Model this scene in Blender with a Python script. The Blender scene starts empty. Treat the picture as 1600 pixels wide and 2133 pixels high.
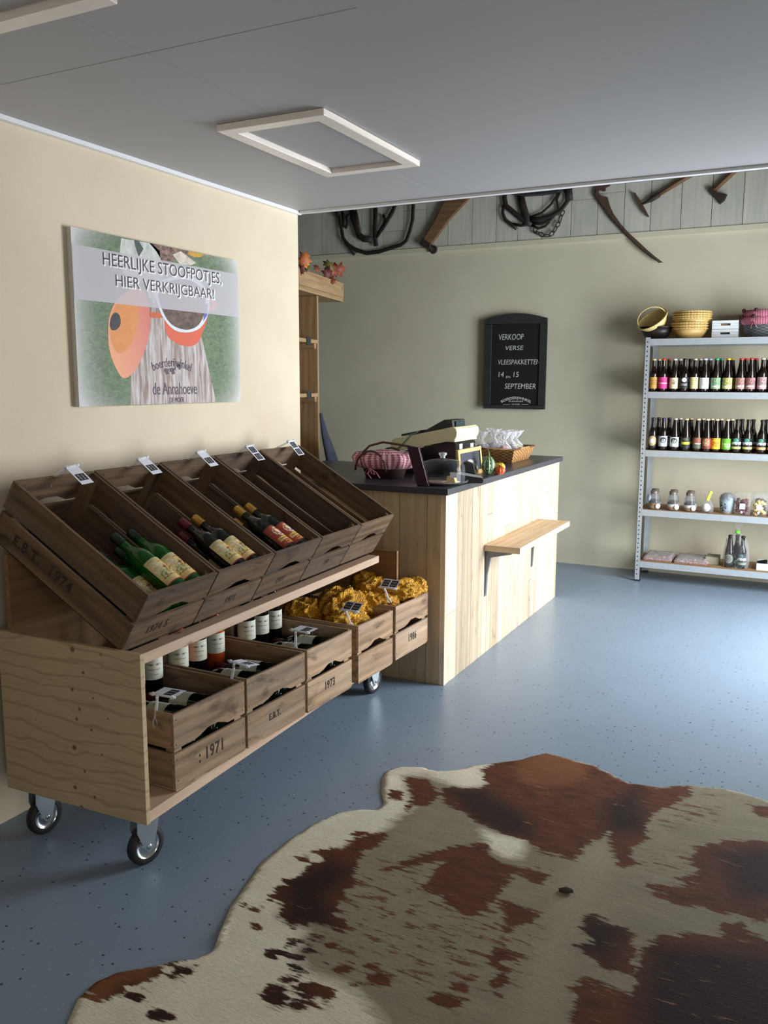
import bpy, math, random
from mathutils import Matrix, Vector, noise
PI = math.pi
R = math.radians
rng = random.Random(7)
SC = bpy.context.scene
COL = SC.collection

# ------------------------------------------------------------------ camera
YAW, PITCH, ROLL, FPX = -0.4662108, -0.15050264, 0.0026613, 1795.544
CAM = Vector((0, 0, 1.5))
fwd = Vector((math.sin(YAW)*math.cos(PITCH), math.cos(YAW)*math.cos(PITCH), math.sin(PITCH)))
rt0 = Vector((math.cos(YAW), -math.sin(YAW), 0))
up0 = rt0.cross(fwd)
rt = math.cos(ROLL)*rt0 + math.sin(ROLL)*up0
up = -math.sin(ROLL)*rt0 + math.cos(ROLL)*up0
cd = bpy.data.cameras.new('camera')
co = bpy.data.objects.new('camera', cd)
COL.objects.link(co)
co.matrix_world = Matrix(((rt.x, up.x, -fwd.x, CAM.x), (rt.y, up.y, -fwd.y, CAM.y), (rt.z, up.z, -fwd.z, CAM.z), (0, 0, 0, 1)))
cd.sensor_fit = 'VERTICAL'
cd.sensor_height = 36
cd.lens = FPX*36/2133
cd.clip_start = 0.05
SC.camera = co


def P(u, v, ax, val):
    """point of the photograph on the plane axis = val"""
    d = fwd + (u-800)/FPX*rt - (v-1066.5)/FPX*up
    i = 'xyz'.index(ax)
    return CAM + d*((val-CAM[i])/d[i])


# ------------------------------------------------------------------ world, light, exposure
w = bpy.data.worlds.new('world')
SC.world = w
w.use_nodes = True
w.node_tree.nodes['Background'].inputs[0].default_value = (0.62, 0.78, 1.0, 1)
w.node_tree.nodes['Background'].inputs[1].default_value = 1.2
SC.view_settings.view_transform = 'Standard'
SC.view_settings.look = 'None'
SC.view_settings.gamma = 1
SC.view_settings.exposure = 0.0
SC.cycles.max_bounces = 8
SC.cycles.diffuse_bounces = 5
SC.cycles.glossy_bounces = 4
SC.cycles.transmission_bounces = 8
SC.cycles.transparent_max_bounces = 12
SC.cycles.sample_clamp_indirect = 4
SC.cycles.caustics_reflective = False
SC.cycles.caustics_refractive = False


def area(name, loc, tgt, sx, sy, power, col, spread=180):
    l = bpy.data.lights.new(name, 'AREA')
    l.shape = 'RECTANGLE'; l.size = sx; l.size_y = sy; l.energy = power; l.color = col
    l.spread = R(spread)
    o = bpy.data.objects.new(name, l)
    COL.objects.link(o)
    o.location = loc
    o.rotation_euler = (Vector(tgt)-Vector(loc)).to_track_quat('-Z', 'Y').to_euler()
    return o


RX = 1.75    # inner face of the right wall near the camera
RB = 0.95    # inner face of the right wall beside the rack
area('daylight_door', (RB+0.05, 5.2, 1.12), (RB-1, 5.08, 0.92), 1.7, 2.1, 188, (0.90, 0.955, 1.0), 165)
area('daylight_window', (RX+0.05, -0.7, 1.45), (RX-1, -0.4, 1.35), 1.8, 1.2, 25, (1.0, 0.93, 0.82))


# ------------------------------------------------------------------ materials
def lin(c):
    return tuple(((x/255)/12.92 if x/255 <= 0.04045 else ((x/255+0.055)/1.055)**2.4) for x in c)


class NT:
    def __init__(s, name):
        s.m = bpy.data.materials.new(name)
        s.m.use_nodes = True
        s.t = s.m.node_tree
        s.b = s.t.nodes['Principled BSDF']

    def n(s, typ, **kw):
        nd = s.t.nodes.new(typ)
        for k, v in kw.items():
            if k.startswith('i_'):
                nd.inputs[k[2:].replace('_', ' ')].default_value = v
            elif k.startswith('n_'):
                nd.inputs[int(k[2:])].default_value = v
            else:
                setattr(nd, k, v)
        return nd

    def l(s, a, b):
        s.t.links.new(a, b)

    def math(s, op, a, b=None, c=None, clamp=False):
        nd = s.n('ShaderNodeMath', operation=op)
        nd.use_clamp = clamp
        for i, x in enumerate((a, b, c)):
            if x is None: continue
            if isinstance(x, (int, float)): nd.inputs[i].default_value = x
            else: s.l(x, nd.inputs[i])
        return nd.outputs[0]

    def mix(s, f, a, b, mode='MIX'):
        nd = s.n('ShaderNodeMix', data_type='RGBA', blend_type=mode)
        nd.clamp_factor = True
        for i, x in ((0, f), (6, a), (7, b)):
            if isinstance(x, (int, float)): nd.inputs[i].default_value = x
            elif isinstance(x, tuple): nd.inputs[i].default_value = (*x[:3], 1)
            else: s.l(x, nd.inputs[i])
        return nd.outputs[2]

    def noise(s, vec=None, scale=5, detail=3, rough=0.5, dist=0.0, out=0):
        nd = s.n('ShaderNodeTexNoise')
        nd.inputs['Scale'].default_value = scale
        nd.inputs['Detail'].default_value = detail
        nd.inputs['Roughness'].default_value = rough
        nd.inputs['Distortion'].default_value = dist
        if vec is not None: s.l(vec, nd.inputs['Vector'])
        return nd.outputs[out]

    def ramp(s, f, lo, hi):
        nd = s.n('ShaderNodeMapRange')
        nd.clamp = True
        s.l(f, nd.inputs[0])
        nd.inputs[1].default_value = lo; nd.inputs[2].default_value = hi
        return nd.outputs[0]

    def mapv(s, vec, sc=(1, 1, 1), loc=(0, 0, 0), rot=(0, 0, 0)):
        nd = s.n('ShaderNodeMapping')
        nd.inputs['Scale'].default_value = sc; nd.inputs['Location'].default_value = loc
        nd.inputs['Rotation'].default_value = rot
        s.l(vec, nd.inputs['Vector'])
        return nd.outputs[0]

    def uv(s): return s.n('ShaderNodeTexCoord').outputs['UV']
    def obj(s): return s.n('ShaderNodeTexCoord').outputs['Object']
    def gen(s): return s.n('ShaderNodeTexCoord').outputs['Generated']
    def geo(s): return s.n('ShaderNodeNewGeometry').outputs['Position']

    def bump(s, h, strength=0.3, dist=0.01):
        nd = s.n('ShaderNodeBump')
        nd.inputs['Strength'].default_value = strength
        nd.inputs['Distance'].default_value = dist
        s.l(h, nd.inputs['Height'])
        s.l(nd.outputs[0], s.b.inputs['Normal'])

    def color(s, c):
        if isinstance(c, tuple): s.b.inputs['Base Color'].default_value = (*c[:3], 1)
        else: s.l(c, s.b.inputs['Base Color'])

    def set(s, **kw):
        for k, v in kw.items(): s.b.inputs[k.replace('_', ' ')].default_value = v
        return s


def plain(name, c, rough=0.6, metal=0.0, var=0.08, scale=30, srgb=True, **kw):
    t = NT(name)
    c = lin(c) if srgb else c
    if var:
        n = t.noise(t.obj(), scale, 3)
        t.color(t.mix(n, tuple(x*(1-var*2) for x in c), tuple(min(1, x*(1+var*2)) for x in c)))
    else:
        t.color(c)
    t.set(Roughness=rough, Metallic=metal)
    for k, v in kw.items(): t.b.inputs[k.replace('_', ' ')].default_value = v
    return t.m


def wood(name, light, dark, grey=None, greyamt=0.5, knots=0.0, grain=1.0, rough=0.75, tone=0.35, stain=0.0, bump=0.25):
    """planks: u runs along the grain (metres), every board has its own tone attribute"""
    t = NT(name)
    uv = t.uv()
    light, dark = lin(light), lin(dark)
    g1 = t.noise(t.mapv(uv, (2.2, 34*grain, 1)), 1.0, 5, 0.6, 0.6)
    g2 = t.noise(t.mapv(uv, (1.1, 9*grain, 1)), 1.0, 3, 0.5, 1.2)
    wv = t.n('ShaderNodeTexWave', wave_type='BANDS', bands_direction='Y')
    wv.inputs['Scale'].default_value = 7*grain; wv.inputs['Distortion'].default_value = 7
    wv.inputs['Detail'].default_value = 2; wv.inputs['Detail Scale'].default_value = 0.6
    t.l(t.mapv(uv, (0.35, 1, 1)), wv.inputs['Vector'])
    f = t.math('ADD', t.math('MULTIPLY', t.ramp(g1, 0.3, 0.72), 0.5), t.math('MULTIPLY', t.ramp(g2, 0.3, 0.7), 0.3))
    f = t.math('ADD', f, t.math('MULTIPLY', wv.outputs['Fac'], 0.22), clamp=True)
    c = t.mix(f, dark, light)
    if grey:
        gn = t.noise(t.mapv(uv, (1.6, 7, 1), (3, 3, 0)), 1.3, 4, 0.6)
        c = t.mix(t.math('MULTIPLY', t.ramp(gn, 0.42, 0.68), greyamt), c, lin(grey))
    if stain:
        sn = t.noise(t.mapv(uv, (5, 11, 1), (7, 1, 0)), 1.0, 4, 0.65, 0.4)
        c = t.mix(t.math('MULTIPLY', t.ramp(sn, 0.57, 0.74), stain), c, tuple(x*0.28 for x in dark))
    if knots:
        vo = t.n('ShaderNodeTexVoronoi')
        vo.inputs['Scale'].default_value = 1.0
        t.l(t.mapv(uv, (6.5, 11, 1)), vo.inputs['Vector'])
        k = t.ramp(vo.outputs['Distance'], 0.15, 0.06)
        sc_ = t.n('ShaderNodeSeparateColor'); t.l(vo.outputs['Color'], sc_.inputs[0])
        sel = t.math('LESS_THAN', sc_.outputs[0], knots)
        c = t.mix(t.math('MULTIPLY', t.math('MULTIPLY', k, sel), 0.8), c, tuple(x*0.3 for x in dark))
    at = t.n('ShaderNodeAttribute', attribute_name='tone')
    tn = t.math('MULTIPLY_ADD', at.outputs['Fac'], tone*2, 1-tone)
    cc = t.n('ShaderNodeCombineColor')
    for i in range(3): t.l(tn, cc.inputs[i])
    c = t.mix(1.0, c, cc.outputs[0], 'MULTIPLY')
    t.color(c)
    t.set(Roughness=rough)
    t.bump(g1, bump, 0.002)
    return t.m


M = {}
# walls
def plaster(name, c, c2):
    t = NT(name)
    g = t.geo()
    n1 = t.noise(g, 1.7, 4, 0.6)
    n2 = t.noise(g, 60, 2, 0.6)
    t.color(t.mix(t.ramp(n1, 0.35, 0.7), lin(c), lin(c2)))
    t.set(Roughness=0.88)
    t.bump(n2, 0.12, 0.004)
    return t.m


M['wall_left'] = plaster('warm_plaster', (227, 212, 187), (217, 200, 174))
M['wall_back'] = plaster('grey_plaster', (212, 206, 182), (202, 196, 172))
M['low_bounce_dark'] = plaster('low_bounce_brown', (92, 84, 72), (80, 72, 60))  # dark brown added on unseen rear walls and ceiling to cut bounced light
M['wall_plain'] = plaster('off_white_plaster', (222, 218, 205), (214, 209, 197))
t = NT('ceiling_board')
n1 = t.noise(t.geo(), 250, 2)
t.color(t.mix(n1, lin((180, 179, 180)), lin((170, 169, 171))))
t.set(Roughness=0.55)

M['ceiling'] = t.m
M['white_trim'] = plain('white_trim_paint', (236, 236, 238), 0.4, var=0.02)
M['hatch_frame'] = plain('white_hatch_paint', (250, 240, 230), 0.35, var=0.02)
# floor
t = NT('blue_grey_cast_floor')
g = t.geo()
c = t.mix(t.noise(g, 2.0, 4, 0.6), lin((124, 141, 158)), lin((134, 151, 169)))
v1 = t.n('ShaderNodeTexVoronoi'); v1.inputs['Scale'].default_value = 42; t.l(g, v1.inputs['Vector'])
s1 = t.n('ShaderNodeSeparateColor'); t.l(v1.outputs['Color'], s1.inputs[0])
k = t.math('MULTIPLY', t.math('LESS_THAN', v1.outputs['Distance'], 0.17), t.math('LESS_THAN', s1.outputs[0], 0.30))
c = t.mix(k, c, lin((52, 62, 78)))
v2 = t.n('ShaderNodeTexVoronoi'); v2.inputs['Scale'].default_value = 65; t.l(g, v2.inputs['Vector'])
s2 = t.n('ShaderNodeSeparateColor'); t.l(v2.outputs['Color'], s2.inputs[0])
k = t.math('MULTIPLY', t.math('LESS_THAN', v2.outputs['Distance'], 0.2), t.math('LESS_THAN', s2.outputs[1], 0.2))
c = t.mix(t.math('MULTIPLY', k, 0.5), c, lin((165, 180, 196)))
t.color(c); t.set(Roughness=0.36, Specular_IOR_Level=0.5)
t.b.inputs['Coat Weight'].default_value = 0.0
t.bump(t.noise(g, 90, 2), 0.06, 0.002)
M['floor'] = t.m
# cladding, painted planks
M['cladding'] = wood('painted_cladding', (212, 208, 192), (186, 186, 174), (168, 172, 168), 0.5, tone=0.06, bump=0.1, rough=0.6)
# woods
KNOTS = [(-0.263, 0.689, 0.0078), (-0.224, 0.621, 0.0049), (-0.272, 0.56, 0.0054), (-0.246, 0.501, 0.0054), (-0.26, 0.467, 0.0049), (-0.189, 0.546, 0.0034), (-0.202, 0.442, 0.0044), (-0.276, 0.371, 0.0078), (-0.238, 0.3, 0.0049), (-0.282, 0.238, 0.0064), (-0.202, 0.222, 0.0049), (-0.259, 0.177, 0.0059), (-0.15, 0.688, 0.0034), (-0.133, 0.49, 0.0029), (-0.096, 0.451, 0.0024), (-0.164, 0.37, 0.0034), (-0.546, 0.523, 0.002), (-0.436, 0.433, 0.002), (-0.03, 0.551, 0.002)]
M['crate'] = wood('old_crate_wood', (128, 98, 68), (48, 33, 22), (104, 92, 80), 0.5, tone=0.36, stain=0.9, rough=0.85, bump=0.5)
M['crate_low'] = wood('worn_crate_wood', (204, 168, 130), (92, 66, 46), (168, 150, 132), 0.6, tone=0.3, stain=0.85, rough=0.85, bump=0.5)
t = NT('birch_plywood')
ov = t.obj()
dn = t.noise(t.mapv(ov, (2.2, 1, 3.2)), 1.0, 3, .5, .4, 1)
wv = t.n('ShaderNodeTexWave', wave_type='BANDS', bands_direction='Z'); wv.inputs['Scale'].default_value = 6.5; wv.inputs['Distortion'].default_value = 9
wv.inputs['Detail'].default_value = 3; wv.inputs['Detail Scale'].default_value = .8; wv.inputs['Detail Roughness'].default_value = .6
t.l(t.mapv(ov, (.45, 1, 1)), wv.inputs['Vector'])
gz = t.noise(t.mapv(ov, (5, 5, 120)), 1.0, 4, .6, .5)
c = t.mix(t.noise(ov, 3.5, 4, .6), lin((202, 174, 134)), lin((170, 151, 124)))
c = t.mix(t.math('MULTIPLY', t.ramp(wv.outputs['Fac'], .86, 1.0), .33), c, lin((116, 88, 56)))
c = t.mix(t.math('MULTIPLY', t.ramp(gz, .5, .75), .35), c, lin((128, 100, 66)))
sp = t.n('ShaderNodeSeparateXYZ'); t.l(ov, sp.inputs[0])
for kx, kz, kr in KNOTS:
    a = t.math('SUBTRACT', sp.outputs[0], kx); b = t.math('SUBTRACT', sp.outputs[2], kz)
    d2 = t.math('SQRT', t.math('ADD', t.math('MULTIPLY', a, a), t.math('MULTIPLY', b, b)))
    c = t.mix(t.math('MULTIPLY', t.ramp(d2, kr*1.35, kr*.8), .85), c, lin((92, 62, 36)))
t.color(c); t.set(Roughness=.7)
t.bump(gz, .2, .002)
M['plywood'] = t.m
M['pine'] = wood('rough_pine', (214, 184, 158), (174, 142, 114), (188, 164, 146), 0.4, knots=0.1, tone=0.08)
M['shaded_ply'] = wood('shaded_board', (150, 112, 72), (112, 80, 50), knots=0.1, tone=0.05)  # cart boards in shade: the shade is put into the wood colour
M['scaffold'] = wood('reclaimed_plank', (226, 204, 172), (178, 152, 120), (206, 192, 174), 0.6, knots=0.12, tone=0.34, stain=0.5, grain=0.8)
M['scaffold_warm'] = wood('reclaimed_plank_side', (206, 182, 146), (166, 140, 106), (168, 152, 128), 0.5, knots=0.2, tone=0.2, stain=0.3, grain=0.8)
M['shelf_wood'] = wood('shelf_plank', (222, 198, 164), (186, 154, 118), (200, 182, 156), 0.35, tone=0.12, knots=0.08)
M['rack_wood'] = wood('rack_pine', (178, 148, 108), (132, 102, 68), knots=0.15, tone=0.08)
M['chip'] = plain('chipboard', (150, 118, 84), 0.8, var=0.15, scale=120)
M['worktop'] = plain('dark_laminate', (62, 62, 68), 0.32, var=0.06, scale=200)
# metals etc
t = NT('galvanised_steel')
c = t.mix(t.noise(t.obj(), 26, 4, 0.6), lin((176, 184, 190)), lin((204, 210, 214)))
t.color(c); t.set(Metallic=0.55, Roughness=0.42)
M['galv'] = t.m
M['zinc'] = plain('zinc_plated_steel', (196, 206, 210), 0.3, 0.85, 0.05)
M['chrome'] = plain('bright_chrome', (225, 225, 225), 0.15, 0.95, 0.0)
M['rubber'] = plain('black_rubber', (28, 28, 30), 0.6, var=0.1)
M['black'] = plain('matt_black_paint', (34, 34, 34), 0.55, var=0.1)
M['black_gloss'] = plain('black_plastic', (18, 18, 20), 0.25, var=0.05)
M['black_frame'] = plain('black_frame_paint', (44, 46, 46), 0.55, var=0.18, scale=18)
M['slate'] = plain('chalkboard_slate', (20, 22, 22), 0.6, var=0.2, scale=12)
M['crate_floor_dark'] = plain('near_black_crate_floor', (30, 22, 17), 0.95, var=.2)  # near-black brown for the crate bottoms and raised floors
M['chalk'] = plain('chalk_line', (206, 206, 202), 0.9, var=0.05)
M['white_print'] = plain('white_print', (238, 238, 236), 0.6, var=0.0)
M['ink'] = plain('stencil_ink', (44, 34, 28), 0.8, var=0.2, scale=60)
M['iron'] = plain('forged_iron', (62, 52, 46), 0.7, 0.35, 0.25, 25)
M['rust'] = plain('rusty_iron', (84, 64, 50), 0.8, 0.2, 0.25, 30)
M['leather'] = plain('old_leather', (40, 33, 30), 0.6, var=0.3, scale=20)
M['handle_wood'] = wood('tool_handle_wood', (146, 110, 74), (92, 64, 42), tone=0.1)
M['steel_bracket'] = plain('grey_bracket_steel', (120, 124, 130), 0.45, 0.5, 0.08)
M['cream'] = plain('cream_plastic', (226, 222, 178), 0.42, var=0.02)
M['card'] = plain('white_card', (236, 236, 244), 0.6, var=0.0)
M['purple'] = plain('dark_purple_screen', (58, 34, 48), 0.18, var=0.05)
M['navy_cloth'] = plain('navy_cloth', (58, 62, 78), 0.9, var=0.15)
M['brown_handle'] = plain('brown_handle', (74, 44, 34), 0.5, var=0.2)


def glass(name, c, rough=0.03, trans=1.0, alpha=1.0, ior=1.45):
    t = NT(name)
    t.color(c)
    t.set(Roughness=rough, IOR=ior)
    t.b.inputs['Transmission Weight'].default_value = trans
    t.b.inputs['Alpha'].default_value = alpha
    return t.m


def film(name, c, opac=0.15, spec=1.0, rough=0.12, crinkle=0.0, scale=60):
    """thin clear sheet: mostly transparent, with glossy glints"""
    t = NT(name)
    t.color(c); t.set(Roughness=rough)
    t.b.inputs['Specular IOR Level'].default_value = spec
    tr = t.n('ShaderNodeBsdfTransparent')
    ms = t.n('ShaderNodeMixShader')
    fr = t.n('ShaderNodeLayerWeight'); fr.inputs['Blend'].default_value = 0.35
    f = t.math('MULTIPLY_ADD', fr.outputs['Facing'], 0.5, opac, clamp=True)
    if crinkle:
        n = t.noise(t.obj(), scale, 3, 0.6, 0.6)
        f = t.math('ADD', f, t.math('MULTIPLY', t.ramp(n, 0.55, 0.68), crinkle), clamp=True)
        t.bump(n, 0.8, 0.01)
    t.l(f, ms.inputs[0]); t.l(tr.outputs[0], ms.inputs[1]); t.l(t.b.outputs[0], ms.inputs[2])
    t.l(ms.outputs[0], t.t.nodes['Material Output'].inputs['Surface'])
    return t.m


M['acrylic'] = film('clear_acrylic', (0.9, 0.92, 0.95), 0.34, 1.0, 0.08)
M['dome_glass'] = film('clear_pressed_glass', (0.22, 0.24, 0.25), 0.03, 1.0, 0.05)
M['cello'] = film('cellophane', (0.95, 0.95, 1.0), 0.14, 1.0, 0.1, 0.75, 55)
M['cello_thin'] = film('thin_cellophane', (0.55, 0.57, 0.6), 0.04, 1.0, 0.12, 0.16, 50)
M['jar_glass'] = film('jar_glass', (0.3, 0.32, 0.35), 0.16, 1.0, 0.05)
M['green_glass'] = glass('green_bottle_glass', lin((20, 104, 28)), 0.04, 0.45)
M['dark_glass'] = plain('dark_bottle_glass', (14, 12, 12), 0.07, var=0.0)
M['olive_glass'] = plain('dark_green_bottle_glass', (14, 24, 14), 0.07, var=0.0)
M['rose_glass'] = plain('rose_wine_bottle_glass', (186, 78, 30), 0.08, var=0.1, scale=8)
M['brown_glass'] = plain('brown_beer_glass', (24, 13, 9), 0.08, var=0.0)
M['cap_gold'] = plain('gold_capsule', (196, 150, 66), 0.3, 0.6, 0.08)
M['cap_red'] = plain('red_capsule', (96, 22, 34), 0.35, 0.1, 0.08)
M['cap_green'] = plain('dark_green_capsule', (20, 40, 30), 0.35, 0.1, 0.05)


def label_mat(name, base, items=(), blot=None):
    """paper label: u around, v up (0..1)"""
    t = NT(name)
    uv = t.uv()
    sp = t.n('ShaderNodeSeparateXYZ'); t.l(uv, sp.inputs[0])
    U, V = sp.outputs[0], sp.outputs[1]
    c = t.mix(0.0, lin(base), lin(base))
    if blot:
        n = t.noise(t.mapv(uv, (5, 5, 1)), 1.4, 4, 0.6)
        c = t.mix(t.ramp(n, 0.52, 0.6), c, lin(blot))
    for it in items:
        if it[0] == 'rect':
            _, u0, v0, u1, v1, col = it
            m = t.math('MULTIPLY', t.math('MULTIPLY', t.math('GREATER_THAN', U, u0), t.math('LESS_THAN', U, u1)),
                       t.math('MULTIPLY', t.math('GREATER_THAN', V, v0), t.math('LESS_THAN', V, v1)))
        elif it[0] == 'disc':
            _, u, v, ru, rv, col = it
            a = t.math('DIVIDE', t.math('SUBTRACT', U, u), ru)
            b = t.math('DIVIDE', t.math('SUBTRACT', V, v), rv)
            m = t.math('LESS_THAN', t.math('ADD', t.math('MULTIPLY', a, a), t.math('MULTIPLY', b, b)), 1.0)
        elif it[0] == 'figure':    # loose drawn figure inside an ellipse
            _, u, v, ru, rv, col = it
            a = t.math('DIVIDE', t.math('SUBTRACT', U, u), ru)
            b = t.math('DIVIDE', t.math('SUBTRACT', V, v), rv)
            m = t.math('LESS_THAN', t.math('ADD', t.math('MULTIPLY', a, a), t.math('MULTIPLY', b, b)), 1.0)
            n = t.noise(t.mapv(uv, (9, 7, 1), (u*7, v*5, 0)), 1.6, 4, 0.6)
            m = t.math('MULTIPLY', m, t.math('GREATER_THAN', n, 0.5))
        elif it[0] == 'lines':     # rows of small illegible writing
            _, u0, v0, u1, v1, col, rows = it
            m = t.math('MULTIPLY', t.math('MULTIPLY', t.math('GREATER_THAN', U, u0), t.math('LESS_THAN', U, u1)),
                       t.math('MULTIPLY', t.math('GREATER_THAN', V, v0), t.math('LESS_THAN', V, v1)))
            r = t.math('FRACT', t.math('MULTIPLY', t.math('SUBTRACT', V, v0), rows/(v1-v0)))
            m = t.math('MULTIPLY', m, t.math('MULTIPLY', t.math('GREATER_THAN', r, 0.25), t.math('LESS_THAN', r, 0.75)))
            n = t.noise(t.mapv(uv, (26, rows*1.5/(v1-v0), 1)), 1.0, 2)
            m = t.math('MULTIPLY', m, t.math('GREATER_THAN', n, 0.47))
        c = t.mix(m, c, lin(col))
    t.color(c); t.set(Roughness=0.6)
    return t.m


M['lab_cream'] = label_mat('cream_farm_label', (232, 204, 140), [
    ('rect', 0.0, 0.86, 1.0, 1.0, (204, 190, 140)), ('figure', 0.22, 0.55, 0.17, 0.32, (240, 238, 214)),
    ('lines', 0.4, 0.78, 0.9, 0.86, (170, 90, 60), 1), ('figure', 0.58, 0.52, 0.2, 0.2, (120, 60, 34)),
    ('figure', 0.3, 0.35, 0.2, 0.15, (150, 160, 90)), ('lines', 0.1, 0.2, 0.6, 0.28, (150, 110, 60), 1),
    ('disc', 0.76, 0.16, 0.12, 0.11, (176, 52, 42)), ('rect', 0.0, 0.0, 1.0, 0.04, (150, 60, 36))])
M['lab_red'] = label_mat('red_farm_label', (150, 60, 40), [
    ('rect', 0.08, 0.05, 0.92, 0.95, (166, 70, 46)), ('figure', 0.5, 0.68, 0.26, 0.24, (240, 220, 190)),
    ('disc', 0.55, 0.58, 0.09, 0.07, (120, 130, 190)), ('disc', 0.5, 0.68, 0.11, 0.09, (240, 214, 180)),
    ('rect', 0.14, 0.24, 0.86, 0.42, (226, 190, 110)), ('lines', 0.2, 0.27, 0.8, 0.39, (130, 60, 40), 1),
    ('figure', 0.5, 0.13, 0.3, 0.08, (220, 170, 90))])
M['lab_wine'] = label_mat('pale_wine_label', (216, 218, 200), [
    ('lines', 0.3, 0.62, 0.78, 0.78, (120, 110, 100), 1), ('lines', 0.35, 0.42, 0.75, 0.52, (140, 132, 120), 1),
    ('lines', 0.42, 0.2, 0.68, 0.28, (160, 156, 144), 1)])
CARD = {
 'one': label_mat('card_with_dark_patch', (238, 238, 248), [('rect', 0.42, 0.12, 0.8, 0.88, (26, 28, 32)), ('lines', 0.46, 0.2, 0.76, 0.8, (150, 150, 156), 2)]),
 'two': label_mat('card_with_two_dark_patches', (238, 238, 248), [('rect', 0.06, 0.12, 0.46, 0.88, (26, 28, 32)), ('lines', 0.1, 0.2, 0.42, 0.8, (150, 150, 156), 2),
     ('rect', 0.54, 0.12, 0.94, 0.88, (26, 28, 32)), ('lines', 0.58, 0.2, 0.9, 0.8, (150, 150, 156), 2)]),
}


def weave(name, c1, c2, su=40, sv=40, rough=0.7):
    t = NT(name)
    uv = t.uv()
    ck = t.n('ShaderNodeTexChecker'); ck.inputs['Scale'].default_value = 1.0
    t.l(t.mapv(uv, (su, sv, 1)), ck.inputs['Vector'])
    ck.inputs[1].default_value = (*lin(c1), 1); ck.inputs[2].default_value = (*lin(c2), 1)
    n = t.noise(uv, 30, 3)
    t.color(t.mix(t.ramp(n, 0.35, 0.75), ck.outputs[0], lin(c2)))
    t.set(Roughness=rough)
    t.bump(ck.outputs[1], 0.7, 0.004)
    return t.m


def gingham(name, red, white, su, sv):
    t = NT(name)
    uv = t.uv()
    sp = t.n('ShaderNodeSeparateXYZ'); t.l(t.mapv(uv, (su, sv, 1)), sp.inputs[0])
    a = t.math('GREATER_THAN', t.math('FRACT', sp.outputs[0]), 0.5)
    b = t.math('GREATER_THAN', t.math('FRACT', sp.outputs[1]), 0.5)
    f = t.math('MULTIPLY', t.math('ADD', a, b), 0.5)
    t.color(t.mix(f, lin(white), lin(red))); t.set(Roughness=0.85)
    return t.m


M['gingham'] = gingham('red_gingham', (140, 22, 48), (240, 196, 206), 34, 11)
M['gingham_small'] = gingham('fine_red_gingham', (132, 34, 58), (206, 140, 158), 60, 14)
M['wicker'] = weave('brown_wicker', (196, 150, 92), (110, 70, 36), 46, 12)
M['wicker_gold'] = weave('golden_wicker', (232, 206, 142), (188, 150, 84), 40, 14, 0.45)
M['wicker_pale'] = weave('pale_yellow_wicker', (240, 226, 166), (208, 182, 110), 36, 16, 0.4)
M['wicker_black'] = weave('black_wicker', (46, 40, 38), (24, 20, 20), 40, 16, 0.45)
M['wicker_grey'] = weave('grey_wicker', (112, 118, 120), (64, 70, 72), 30, 12, 0.7)
t = NT('orange_net')
o_ = t.obj()
nn = t.noise(o_, 14, 4, 0.7, 1.5)
wv = t.n('ShaderNodeTexWave', bands_direction='X'); wv.inputs['Scale'].default_value = 45; wv.inputs['Distortion'].default_value = 6; wv.inputs['Detail Scale'].default_value = 1.5
t.l(o_, wv.inputs['Vector'])
wz = t.n('ShaderNodeTexWave', bands_direction='Z'); wz.inputs['Scale'].default_value = 45; wz.inputs['Distortion'].default_value = 6; wz.inputs['Detail Scale'].default_value = 1.5
t.l(o_, wz.inputs['Vector'])
c = t.mix(t.ramp(nn, 0.3, 0.7), lin((250, 166, 22)), lin((255, 212, 66)))
mx = t.math('MAXIMUM', wv.outputs['Fac'], wz.outputs['Fac'])
c = t.mix(t.ramp(mx, 0.72, 0.35), c, lin((232, 150, 24)))
t.color(c); t.set(Roughness=0.5)
t.bump(mx, 1.0, 0.006)
t.b.inputs['Alpha'].default_value = 0.93
M['net'] = t.m


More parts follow.
